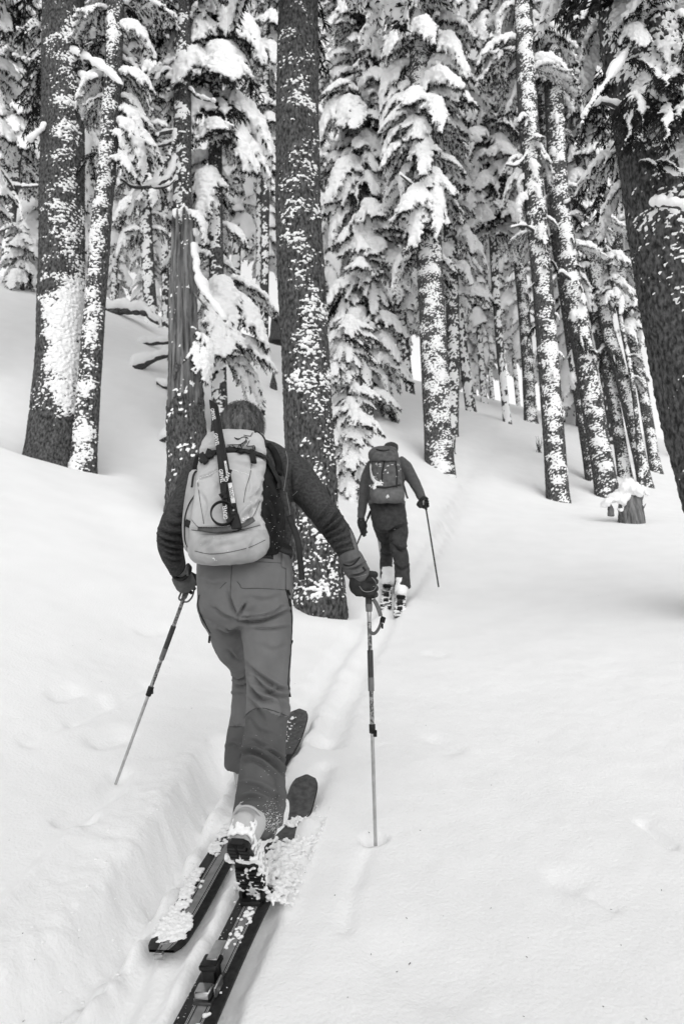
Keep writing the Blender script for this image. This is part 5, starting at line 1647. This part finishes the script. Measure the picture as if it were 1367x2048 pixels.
limb(mb, [(792, 1035, 7.3, 21, 24), (796, 1065, 7.27, 20, 22), (796, 1092, 7.24, 16.5, 18), (802, 1120, 7.21, 15.5, 17), (804, 1156, 7.19, 15.5, 17), (804, 1174, 7.18, 17, 17), (804, 1170, 7.18, 11, 12)], 24, 44)
limb(mb, [(762, 1035, 7.34, 20, 24), (764, 1058, 7.45, 17, 20), (771, 1082, 7.58, 13, 16), (772, 1110, 7.6, 12.5, 15), (772, 1138, 7.6, 13, 15), (773, 1154, 7.6, 14, 15), (773, 1150, 7.6, 9, 10)], 24, 44)
V2, F2, N2 = fused(mb, .011, 5)
V2 = V2 + N2 * (perlin(V2 * 12) * .008 + perlin(V2 * 25) * .003)[:, None]
V2 = creases(V2, N2, [([(765, 1062), (778, 1060), (808, 1050)], 18, 3.5), ([(786, 1090), (800, 1100), (812, 1096)], 16, 3.5), ([(760, 1080), (770, 1086), (782, 1082)], 16, 3), ([(790, 1130), (802, 1138), (816, 1132)], 12, 3), ([(764, 1105), (774, 1110), (784, 1106)], 10, 3)])
link('trousers', mesh('trousers', V2 - ORG2, F2, M['trouser2']), p2)
mb = MB()
limb(mb, [(773, 1014, 7.35, 35, 25), (772, 985, 7.42, 36, 25), (771, 950, 7.46, 36, 24), (771, 925, 7.5, 33, 20), (776, 910, 7.52, 16, 14)], 28, 30)
limb(mb, [(795, 925, 7.48, 16), (808, 934, 7.46, 14.5), (820, 952, 7.42, 12.5), (834, 976, 7.36, 10.5), (843, 996, 7.31, 8.5), (845, 1001, 7.3, 8)], 20, 30)
limb(mb, [(748, 930, 7.48, 15), (738, 945, 7.47, 13.5), (731, 968, 7.46, 12), (726, 1000, 7.44, 10), (721.5, 1032, 7.42, 8), (721, 1036, 7.42, 7)], 20, 30)
V3, F3, N3 = fused(mb, .011, 5)
V3 = V3 + N3 * (perlin(V3 * 14) * .006)[:, None]
link('shirt', mesh('shirt', V3 - ORG2, F3, M['shirt2']), p2)
mb = MB(); limb(mb, [(780, 904, 7.54, 14, 18), (781, 895, 7.54, 15, 19), (781, 889, 7.54, 12, 15), (781, 885, 7.54, 4, 5)], 20, 20)
V4, F4 = mb.arr(); link('hair', mesh('hair', V4 - ORG2, F4, M['trouser2']), p2)
pr2_top, pr2_tip = P(848.5, 1000, 7.28), P(876.5, 1174, 7.0)
g2, _, _ = glove(P(849, 1006, 7.28), nrm(pr2_top - pr2_tip), P(845, 998, 7.3), RT, '', sc=1.15, parent=p2, org=ORG2)
pl2_top, pl2_tip = P(741, 1022, 7.42), P(688, 1150, 7.25)
mb = MB()
limb(mb, [(722, 1034, 7.42, 6.5), (722, 1044, 7.415, 8.5, 5), (725, 1054, 7.40, 9, 5), (727, 1060, 7.40, 6, 4)], 14, 16)
for k, (x0, y0, x1, y1) in enumerate([(720, 1058, 724, 1070), (724, 1060, 727.5, 1074), (727, 1060, 731, 1072), (729.5, 1057, 734, 1066)]):
    limb(mb, [(x0, y0, 7.40, 2.4), ((x0 + x1) / 2 - .5, (y0 + y1) / 2, 7.395, 2.3), (x1, y1, 7.40, 1.9)], 8, 8)
limb(mb, [(727, 1042, 7.41, 2.6), (731, 1048, 7.40, 2.4), (733, 1054, 7.40, 2.0)], 8, 8)
V5, F5, N5 = fused(mb, .006, 2)
link('glove', mesh('glove', V5 - ORG2, F5, M['glove']), p2)
for (x, y, d_, nm) in ((802, 1180, 7.17, 0), (774, 1158, 7.58, 1)):
    mb = MB()
    limb(mb, [(x, y - 24, d_, 12, 14), (x, y - 8, d_, 13, 15), (x - 1, y + 4, d_, 13, 20), (x - 2, y + 12, d_, 10, 18)], 20, 24)
    V6, F6, N6 = fused(mb, .010, 3)
    V6 = V6 + N6 * (fbm(V6 * 22, 2) * .008)[:, None]
    bo2 = link('boot', mesh('boot', V6 - ORG2, F6, M['snow']), p2)
    b = MB()
    c = P(x - 1, y + 14, d_ - .06); b.add(*box(c, RT * .045, UP * .02, FW * .05, .012))
    b.build('sole', M['rubber'], bo2, ORG2)
for q_, (x, y, d_, lab_) in enumerate([(800, 1208, 7.15, 'snow covered ski under the far hiker, trailing foot'), (773, 1184, 7.5, 'snow covered ski under the far hiker, leading foot')]):
    o_ = P(x, y, d_)
    s2, so, sf, ss, su, st, sx_, sw_ = make_ski(o_, nrm(np.array([.10, 1.0, 0])), .62, .9, lab_, lift=-.01)
    pts = []
    for k in range(260):
        xx = rs.uniform(-.6, .5); yy = rs.uniform(-.055, .055); r = rs.uniform(.008, .02)
        if rs.rand() < .15: continue
        pts.append((*on_ski(so, sf, ss, su, xx, yy, .012), r, r, r * .7))
    snow_clumps(s2, so, pts, voxel=.012)
    b = MB(); b.add(*box(on_ski(so, sf, ss, su, -.18, 0, .03), sf * .04, ss * .03, su * .02)); b.build('toe_binding', M['black'], s2, so, False); b = MB(); b.add(*box(on_ski(so, sf, ss, su, -.36, 0, .025), sf * .03, ss * .025, su * .015)); b.build('heel_binding', M['black'], s2, so, False)
for a_, c_, lab_ in ((pr2_top, pr2_tip, 'thin dark ski pole in the raised hand of the far hiker'), (pl2_top, pl2_tip, 'thin ski pole dangling from the lowered hand of the far hiker')):
    pole(a_, c_, [(0, .12, .014, .014, 'grip', 'black'), (.12, 1, .009, .008, 'shaft', 'axe')], lab_)
# far backpack
ORG2B = P(773, 1005, 7.2)
pk2 = empty('backpack', ORG2B, 'dark upright backpack with a pale curved strap worn by the far hiker', 'backpack')
mb = MB()
stack(mb, [(774, 1006, 7.2, 26, 20), (774, 998, 7.19, 33, 28), (774, 985, 7.19, 34, 30), (773, 970, 7.22, 32, 28), (772, 945, 7.26, 30, 28), (770, 920, 7.3, 29, 27), (769, 908, 7.32, 26, 22)], 36, 50, 2.8)
V7, F7, N7 = fused(mb, .011, 4)
V7 = V7 + N7 * (perlin(V7 * 16) * .008)[:, None]
m7 = mesh('pack_body', V7 - ORG2B, F7, M['pack2']); m7.materials.append(M['pack2_base'])
_x, _y, _ = proj(V7); Fq = np.concatenate([f[:, :3] for f in F7]); m7.polygons.foreach_set('material_index', (_y[Fq].mean(1) > 979).astype(np.int32))
link('pack_body', m7, pk2)
b2 = bvh_of(V7, F7)
mb = MB(); stack(mb, [(768, 922, 7.27, 29, 28), (766, 912, 7.28, 30, 30), (766, 902, 7.3, 28, 28), (768, 895, 7.32, 22, 22), (769, 892, 7.33, 10, 10)], 30, 26, 2.6)
V8, F8, N8 = fused(mb, .010, 3); V8 = V8 + N8 * (perlin(V8 * 20) * .008)[:, None]
link('lid', mesh('lid', V8 - ORG2B, F8, M['pack2']), pk2)
b8 = bvh_of(V8, F8)
def pd2(nm, m_): return det(nm, m_, pk2, ORG2B)
b, fin = pd2('curved_strap', M['white']); surf_ribbon(b, b2, [(741, 918), (742, 940), (745, 955), (751, 964), (758, 967)], 3.2, .008, .006); fin()
b, fin = pd2('webbing', M['black'])
for pts in ([(769, 920), (764, 945), (764, 968)], [(790, 920), (793, 950), (792, 975)], [(742, 972), (770, 976), (800, 970)], [(750, 918), (770, 920), (788, 916)]): surf_ribbon(b, b2, pts, 1.6, .006, .005)
fin()
b, fin = pd2('lid_zip', M['black']); surf_ribbon(b, b8, [(752, 899), (765, 902), (778, 900)], 1.4, .005, .004); fin()
b, fin = pd2('hip_belt', M['pack2_base'])
mbx = MB(); limb(mbx, [(773, 1003, 7.35, 37, 27), (773, 1010, 7.35, 37, 27)], 30, 5, 2.2); Vx, Fx = mbx.arr(); b.add(Vx, Fx[0], Fx[1]); fin()
b, fin = pd2('hanging_strap', M['black']); free_ribbon(b, [(803, 960, 7.25), (808, 975, 7.22), (812, 990, 7.2), (815, 997, 7.2)], 2, .003); fin()
b = MB()
for k in range(26): plaster(b, b2, [(rs.uniform(745, 803), rs.uniform(925, 975))] * 2, 2, 1.6, rs)
plaster(b, b2, [(742, 975), (750, 972), (762, 966)], 30, 3, rs)
b.build('snow_dusting', M['snow'], pk2, ORG2B, kind='stuff')
# ------------------------------------------------------------------ snag, dead limbs, logs, stumps, litter
rq = np.random.RandomState(21)
def branch_geo(pts, rpx, n=40):
    C = np.array([P(*p_) for p_ in pts])
    r = np.array(rpx if np.iterable(rpx) else [rpx] * len(C)) * np.array([mpp(c) for c in C])
    D = catmull(np.column_stack([C, r]), n)
    C, r = D[:, :3], D[:, 3]
    C = C + perlin(C * 6)[:, None] * r[:, None] * .8
    return C, r
def snow_on(C, r, thick, over=1.0, sag=0.0):
    mb = MB()
    k = rq.uniform(.1, 1.7, len(C))
    k = np.convolve(np.pad(k, 2, 'edge'), np.ones(5) / 5, 'valid')
    R = np.maximum(r * over + thick * .45, .004) * k
    balls(mb, C + np.column_stack([0 * r, 0 * r, r * .6 + R * .55]), np.column_stack([R, R, R * .95]))
    V, F = mb.arr()
    V, F, N = remesh(V, F, max(float(R.mean()) * .35, .006), 3)
    V = V + N * (fbm(V * (0.35 / R.mean()), 2) * R.mean() * .22)[:, None]
    return V, F
def limb_branch(root, base, pts, rpx, thick, name='branch', n=40, m_='twig'):
    C, r = branch_geo(pts, rpx, n)
    b = MB(); v, q, t = tube(C, r, 7); b.add(v, q, t)
    o = b.build(name, M[m_], root, base)
    if thick:
        V, F = snow_on(C, r, thick)
        link('snow_load', mesh('snow_load', V - np.asarray(base), F, M['tree_snow']), o)
    return o
def root_of(label):
    return [o for o in bpy.data.objects if o.get('label') == label][0]

# broken snag
path = trunk_path([(381, 1045), (371, 800), (367, 600), (366, 418)], 8.3)
rad = [w_ * mpp(P(370, 700, 8.3)) / 2 for w_ in (80, 70, 54, 44)]
C, O, R, s_, th, q = trunk_geo(path, rad, .02, 96, .012, 61, .25, .09)
L_ = s_[-1]
# long fissures in the bare wood, ragged top
R = R + .010 * perlin(np.stack([q[..., 0] * 24, q[..., 1] * 24, q[..., 2] * .9], -1))
R = R - .045 * np.exp(-((th[None] - 1.75 + .1 * np.sin(s_[:, None] * 2)) / .10) ** 2) * sstep(1.3, 2.0, s_)[:, None]
top = L_ - .02 - .55 * sstep(-.1, .5, perlin(np.column_stack([np.cos(th) * 2.2, np.sin(th) * 2.2, th * 0 + 4]))) - .12 * rq.rand(len(th))
top = np.where(np.abs(th - .5) < .5, top - .25, top)
V = C[:, None] + O * R[..., None]
ex = np.maximum(s_[:, None] - top[None], 0)
V = V - nrm(C[-1] - C[-2])[None, None] * ex[..., None]
V = V - O * (np.clip(ex, 0, .4) * .25 * R)[..., None]
snag_base = np.array([path[0][0], path[0][1], gz(path[0][0], path[0][1])])
snag = empty('broken_snag', snag_base, 'broken grey snag with splintered top behind the front hiker', 'snag')
link('trunk', mesh('trunk', V.reshape(-1, 3) - snag_base, grid_faces(len(C), 96, True), M['deadwood']), snag)
WELLS.append((snag_base[0], snag_base[1], .25))
# bark still clinging to the lower part
nb_ = fbm(q * np.array([4, 4, 2.2]) + 9, 3)
onb = (s_[:, None] < 2.0 + .9 * nb_) & (s_[:, None] < 2.6)
Vb_ = C[:, None] + O * np.where(onb, R + .014 + .012 * fbm(q * np.array([24, 24, 9]), 2), R - .02)[..., None]
Fb_ = grid_faces(len(C), 96, True); Fb_ = Fb_[onb.reshape(-1)[Fb_].all(1)]
us, inv = np.unique(Fb_, return_inverse=True)
link('bark', mesh('bark', Vb_.reshape(-1, 3)[us] - snag_base, inv.reshape(-1, 4), M['bark']), snag)
snow_skin('bark_snow', C, O, np.where(onb, R + .016, R), s_, th, q, 62, -.34, .02, 10, math.pi / 2, .35, None, snag, snag_base)
# snow caps on the splinters
for k, (px, py, r_) in enumerate([(352, 424, 8), (368, 420, 9), (379, 424, 7), (390, 462, 7), (360, 423, 6)]):
    c = P(px, py, 8.28); mb = MB(); rr = r_ * mpp(c)
    balls(mb, [c, c + [0, 0, -rr * .8], c + [rr * .3, 0, rr * .3]], np.array([[rr, rr, rr * .9], [rr * .8, rr * .8, rr], [rr * .7] * 3]))
    v_, f_ = mb.arr(); v_, f_, n_ = remesh(v_, f_, rr * .25, 2)
    link('snow_cap', mesh('snow_cap', v_ - snag_base, f_, M['tree_snow']), snag)
limb_branch(snag, snag_base, [(388, 500, 8.25), (394, 548, 8.2), (412, 590, 8.15), (434, 620, 8.1), (452, 642, 8.05)], [5, 5, 4.5, 4, 3], .075, m_='deadwood')
limb_branch(snag, snag_base, [(386, 585, 8.2), (404, 606, 8.15), (417, 621, 8.1)], [2, 1.6, 1], 0, m_='deadwood')
rn = random.Random(77)
put_bough(snag, snag_base, P(386, 690, 8.15), math.radians(-25), .55, rn, BOUGH[0], pitch=-.75)
put_bough(snag, snag_base, P(388, 668, 8.15), math.radians(10), .5, rn, BOUGH[3], pitch=-.6)
put_bough(snag, snag_base, P(380, 430, 8.2), math.radians(-20), .45, rn, BOUGH[5], pitch=-.3)

# dead limbs of the trunk behind the snag and of the others
r_ = root_of('straight dead branched trunk rising directly behind the broken snag'); b0 = np.array(r_.location)
for pts, rp, tk in [([(352, 262, 11.4), (322, 268, 11.2), (298, 288, 11.0), (282, 300, 10.9)], [4, 3.6, 3, 2], .05), ([(350, 318, 11.4), (334, 356, 11.2), (306, 372, 11.0), (270, 374, 10.8), (240, 358, 10.6)], [4.5, 4, 3.6, 3, 1.6], .05),
                    ([(352, 268, 11.4), (338, 314, 11.2), (308, 362, 11.0), (276, 384, 10.9), (258, 430, 10.8)], [4, 3.5, 3, 2.5, 1.4], .045), ([(352, 282, 11.4), (320, 292, 11.3), (294, 290, 11.2)], [3, 2.4, 1.5], .04),
                    ([(300, 366, 11.0), (310, 376, 10.9), (336, 372, 10.8), (352, 356, 10.9)], [2.4, 2.2, 2, 1.4], .035), ([(380, 180, 11.4), (400, 196, 11.2), (428, 204, 11.0)], [3, 2.5, 1.5], .04), ([(352, 150, 11.5), (330, 140, 11.3), (310, 160, 11.2)], [3, 2.4, 1.5], .04)]:
    limb_branch(r_, b0, pts, rp, tk)
r_ = root_of('thick dark trunk with a wide plaster of snow beside a thinner trunk'); b0 = np.array(r_.location)
for pts, rp, tk in [([(152, 108, 9.3), (186, 128, 9.1), (214, 146, 9.0), (246, 172, 8.9)], [4, 4, 3.4, 2], .09), ([(92, 255, 9.3), (76, 268, 9.1), (60, 282, 9.0)], [4, 3, 2], .06), ([(162, 155, 9.3), (186, 160, 9.1), (196, 156, 9.0)], [4, 3.5, 2], .06)]:
    limb_branch(r_, b0, pts, rp, tk)
r_ = root_of('trunk behind the left snow bank with a forked dead limb'); b0 = np.array(r_.location)
for pts, rp, tk in [([(28, 380, 18.8), (10, 350, 18.5), (-10, 330, 18.3)], [3, 2.4, 1.5], .06), ([(30, 372, 18.8), (52, 374, 18.5), (78, 372, 18.3)], [3, 2.4, 1.5], .06), ([(28, 388, 18.8), (40, 410, 18.6), (44, 440, 18.5)], [2.5, 2, 1.3], .05)]:
    limb_branch(r_, b0, pts, rp, tk)
r_ = root_of('dark heavy trunk leaning left with snow clumps, boughs hanging above'); b0 = np.array(r_.location)
for pts, rp, tk in [([(1292, 40, 5.0), (1262, 92, 4.8), (1232, 140, 4.7), (1204, 178, 4.6), (1172, 226, 4.5), (1150, 290, 4.45)], [5, 4.5, 4, 3, 2, .8], .05), ([(1250, 225, 5.0), (1216, 208, 4.9), (1188, 208, 4.8), (1164, 236, 4.75)], [4, 3.5, 3, 1.5], .045), ([(1325, 330, 4.9), (1350, 350, 4.7), (1390, 352, 4.6)], [5, 4, 3], .05), ([(1310, 410, 4.9), (1340, 412, 4.75), (1380, 420, 4.7)], [4, 4, 3], .06)]:
    limb_branch(r_, b0, pts, rp, tk)
rn = random.Random(8)
for k in range(26):
    px, py = rn.uniform(1235, 1400), rn.uniform(60, 340)
    at = P(px, py, 4.95 + rn.uniform(-.1, .1))
    put_bough(r_, b0, at, rn.uniform(-2.9, -.4), rn.uniform(.28, .55), rn, rn.choice(BARE + BOUGH[:2]), pitch=rn.uniform(-.7, 0))
for lab, L in [('snow speckled trunk nearest the skin track on the right bank', [([(1060, 300, 13.9), (1034, 330, 13.7), (1010, 330, 13.6)], [3, 2.4, 1.5]), ([(1075, 470, 13.9), (1050, 452, 13.7), (1022, 455, 13.6)], [3, 2.2, 1.2])]),
               ('dark leaning trunk standing just above the small splintered stump', [([(1128, 410, 14.3), (1150, 402, 14.2), (1172, 416, 14.1)], [3, 2.4, 1.2]), ([(1140, 560, 14.3), (1120, 545, 14.1), (1104, 560, 14.0)], [3, 2, 1.2])]),
               ('snow plastered dark trunk standing uphill of the far hiker', [([(848, 180, 14.7), (880, 190, 14.5), (905, 215, 14.4)], [4, 3, 2]), ([(855, 390, 14.7), (832, 376, 14.5), (800, 350, 14.3)], [3, 2.5, 1.4]), ([(850, 90, 14.7), (878, 78, 14.5), (900, 86, 14.4)], [4, 3, 1.6])])]:
    r_ = root_of(lab); b0 = np.array(r_.location)
    for pts, rp in L: limb_branch(r_, b0, pts, rp, .05)

def fallen(pts, rpx, thick, label, name='fallen_branch', cat='branch', m_='twig', n=36):
    C, r = branch_geo(pts, rpx, n)
    base = C[len(C) // 2]
    root = empty(name, base, label, cat)
    b = MB(); v, q, t = tube(C, r, 9); b.add(v, q, t); b.build('wood', M[m_], root, base)
    V, F = snow_on(C, r, thick, 1.15)
    link('snow_load', mesh('snow_load', V - base, F, M['tree_snow']), root)
    return root
def gpx(px, py, up=0.0):
    h = hit(px, py); return (px, py, h[1])
def gp(pts):
    """pixel points on the snow"""
    return [gpx(*p_) for p_ in pts]
dl = hit(262, 640)[1]
fallen([(206, 622, dl), (238, 622, dl), (268, 622, dl - .2), (292, 628, dl - .3), (316, 646, dl - .4)], [8, 8, 7, 6, 4], .12, 'bent snow topped log arching off the left bank', 'fallen_log', 'log', 'bark')
dl = hit(310, 700)[1]
fallen([(284, 688, dl), (316, 686, dl), (360, 682, dl)], [3.5, 4, 4], .08, 'straight snow topped branch sticking out of the bank above the others')
dl = hit(300, 745)[1]
fallen([(268, 740, dl), (290, 728, dl), (316, 716, dl), (360, 704, dl)], [9, 7, 5, 5], .12, 'thick butted snow topped branch midway down the bank left of the snag')
dl = hit(330, 775)[1]
fallen([(312, 766, dl), (332, 772, dl), (360, 780, dl)], [3.5, 4, 4], .08, 'short dark branch lowest on the bank left of the snag')
dl = hit(335, 890)[1]
fallen([(320, 886, dl), (334, 876, dl), (352, 864, dl)], [6, 7, 7], .09, 'snow capped log end beside the foot of the snag', 'fallen_log', 'log', 'bark')

def stump(px, py, hpx, wpx, label, d=None, lean=0.0, name='tree_stump', seed=1, snowcap=True, m_='bark'):
    h = hit(px, py) if d is None else P(px, py, d)
    mm = mpp(h)
    H, W = hpx * mm, wpx * mm
    path = np.array([h - [0, 0, .2], h + [lean * H * .5, 0, H * .5], h + [lean * H, 0, H]])
    C, O, R, s, th, q = trunk_geo(path, [W * .55, W * .45, W * (.30 if snowcap else .04)], max(H / 30, .012), 28, .012, seed, .2, .12)
    root = empty(name, h, label, 'stump')
    V = C[:, None] + O * R[..., None]
    V[-6:] += np.array([0, 0, 1.0]) * (perlin(np.column_stack([np.cos(th) * 2, np.sin(th) * 2, th * 0 + seed]))[None, :, None] * H * .12)
    link('wood', mesh('wood', V.reshape(-1, 3) - h, grid_faces(len(C), 28, True), M[m_]), root)
    if snowcap:
        mb = MB(); t = C[-1]; r_ = W * .34
        balls(mb, [t + [0, 0, r_ * .1], t + [r_ * .4, 0, 0], t + [-r_ * .4, -.2 * r_, r_ * .2]], np.array([[r_, r_, r_ * .7]] * 3))
        v_, f_ = mb.arr(); v_, f_, n_ = remesh(v_, f_, r_ * .2, 3)
        link('snow_cap', mesh('snow_cap', v_ - h, f_, M['tree_snow']), root)
    return root, h
stump(547, 778, 36, 12, 'small pointed dark spike poking from the snow on the upper slope', snowcap=False, seed=3)
stump(553, 682, 56, 26, 'dark lumpy stump beside the centre trunk far up the slope', seed=5)
# splintered stump on the right
h = hit(1256, 1046); mm = mpp(h)
ss_, _ = stump(1258, 1044, 62, 44, 'low splintered stump with ragged snow cap below the leaning trunks', lean=.3, name='splintered_stump', seed=9, snowcap=True, m_='deadwood')
for k, (x0, y0, x1, y1, w_) in enumerate([(1240, 1034, 1236, 982, 5), (1252, 1030, 1256, 974, 6), (1266, 1036, 1284, 990, 6), (1272, 1046, 1288, 1010, 5), (1246, 1040, 1266, 984, 4), (1218, 1022, 1212, 1000, 6)]):
    a = P(x0, y0 + 12, h[1] - .12 + .03 * (k % 3)); c = P(x1, y1, h[1] + .05 * (k % 3) - .1)
    Cc_ = np.array([a, a * .5 + c * .5 + np.array([rq.normal(0, .03), 0, 0]), c])
    b = MB(); v, q, t = loft(Cc_, np.array([w_, w_ * .8, w_ * .12]) * mm, np.array([w_, w_ * .6, w_ * .15]) * mm, (0.3, -1, .1), 9, 18, 3); v = v + perlin(v * 22)[:, None] * .022; b.add(v, q, t)
    b.build('splinter', M['deadwood'], ss_, h)
mb = MB(); C_, R_ = [], []
for x_, y_, r_ in [(1212, 1004, 9), (1222, 998, 11), (1234, 990, 11), (1246, 980, 10), (1256, 970, 11), (1268, 972, 10), (1280, 980, 8), (1290, 988, 5), (1240, 1004, 9), (1236, 1018, 7), (1250, 996, 8), (1264, 990, 6), (1206, 1010, 8), (1270, 984, 10), (1262, 980, 10), (1278, 990, 8)]:
    for j in range(3):
        C_.append(P(x_ + rq.normal(0, 2), y_ + rq.normal(0, 2), h[1] - .1 + rq.uniform(-.08, .12))); R_.append(r_ * mm * rq.uniform(.6, 1.05))
balls(mb, C_, np.array(R_)); v_, f_ = mb.arr(); v_, f_, n_ = remesh(v_, f_, .018, 3); v_ = v_ + n_ * (fbm(v_ * 16, 2) * .02)[:, None]
link('snow_load', mesh('snow_load', v_ - h, f_, M['tree_snow']), ss_)
# twiggy shrubs
for (px, py, hp, lab) in [(1078, 905, 34, 'small frosted twig shrub at the bend of the skin track'), (905, 905, 40, 'thin bare twigs at the foot of the plastered trunk')]:
    h = hit(px, py); rt_ = empty('twig_shrub', h, lab, 'shrub'); b = MB()
    for k in range(14):
        a = rq.uniform(0, 6.28); e = h + np.array([math.cos(a) * .22, math.sin(a) * .15, 1]) * hp * mpp(h) * rq.uniform(.5, 1)
        v, q, t = tube(np.array([h + [rq.normal(0, .05), 0, -.05], (h + e) / 2 + rq.normal(0, .04, 3), e]), np.array([.008, .006, .003]), 5, 8); b.add(v, q, t)
    b.build('twigs', M['twig'], rt_, h)
# needles and bits of bark fallen on the snow
b = MB()
for k in range(70):
    px, py = rq.uniform(0, 1367), rq.uniform(1150, 2040)
    if 150 < px < 700 and py > 1400 and k % 3: continue
    c = hit(px, py); c[2] = float(ground_full(np.array([c[0]]), np.array([c[1]]))[0]) + .001
    r = rq.uniform(.0006, .0017); a = rq.uniform(0, 3.14)
    b.add(*box(c, np.array([math.cos(a), math.sin(a), .25]) * r * rq.uniform(1, 3), np.array([-math.sin(a), math.cos(a), 0]) * r * .6, np.array([0, 0, 1]) * r * .5))
li = b.build('needle_litter', M['twig'], None, (0, 0, 0), False, 'stuff')
li['label'] = 'specks of fallen needles and bark on the snow'
# loose snow lumps along the churned track
mb = MB(); C_, R_ = [], []
for k in range(150):
    t = rq.rand(); y0 = L_TAIL[1] - .3 + t * 1.9
    x0 = L_TAIL[0] + (y0 - L_TAIL[1]) * L_DIR[0] / L_DIR[1] - .1 - abs(rq.normal(0, .16)); 
    z0 = float(ground_full(np.array([x0]), np.array([y0]))[0]); r = rq.uniform(.002, .006)
    C_.append((x0, y0, z0 + r * .1)); R_.append((r * 1.2, r * 1.2, r * .6))
balls(mb, C_, np.array(R_))
lm = mb.build('loose_snow', M['snow'], None, (0, 0, 0), True, 'stuff')
lm['label'] = 'crumbs of loose snow thrown beside the ski track'
build_ground()
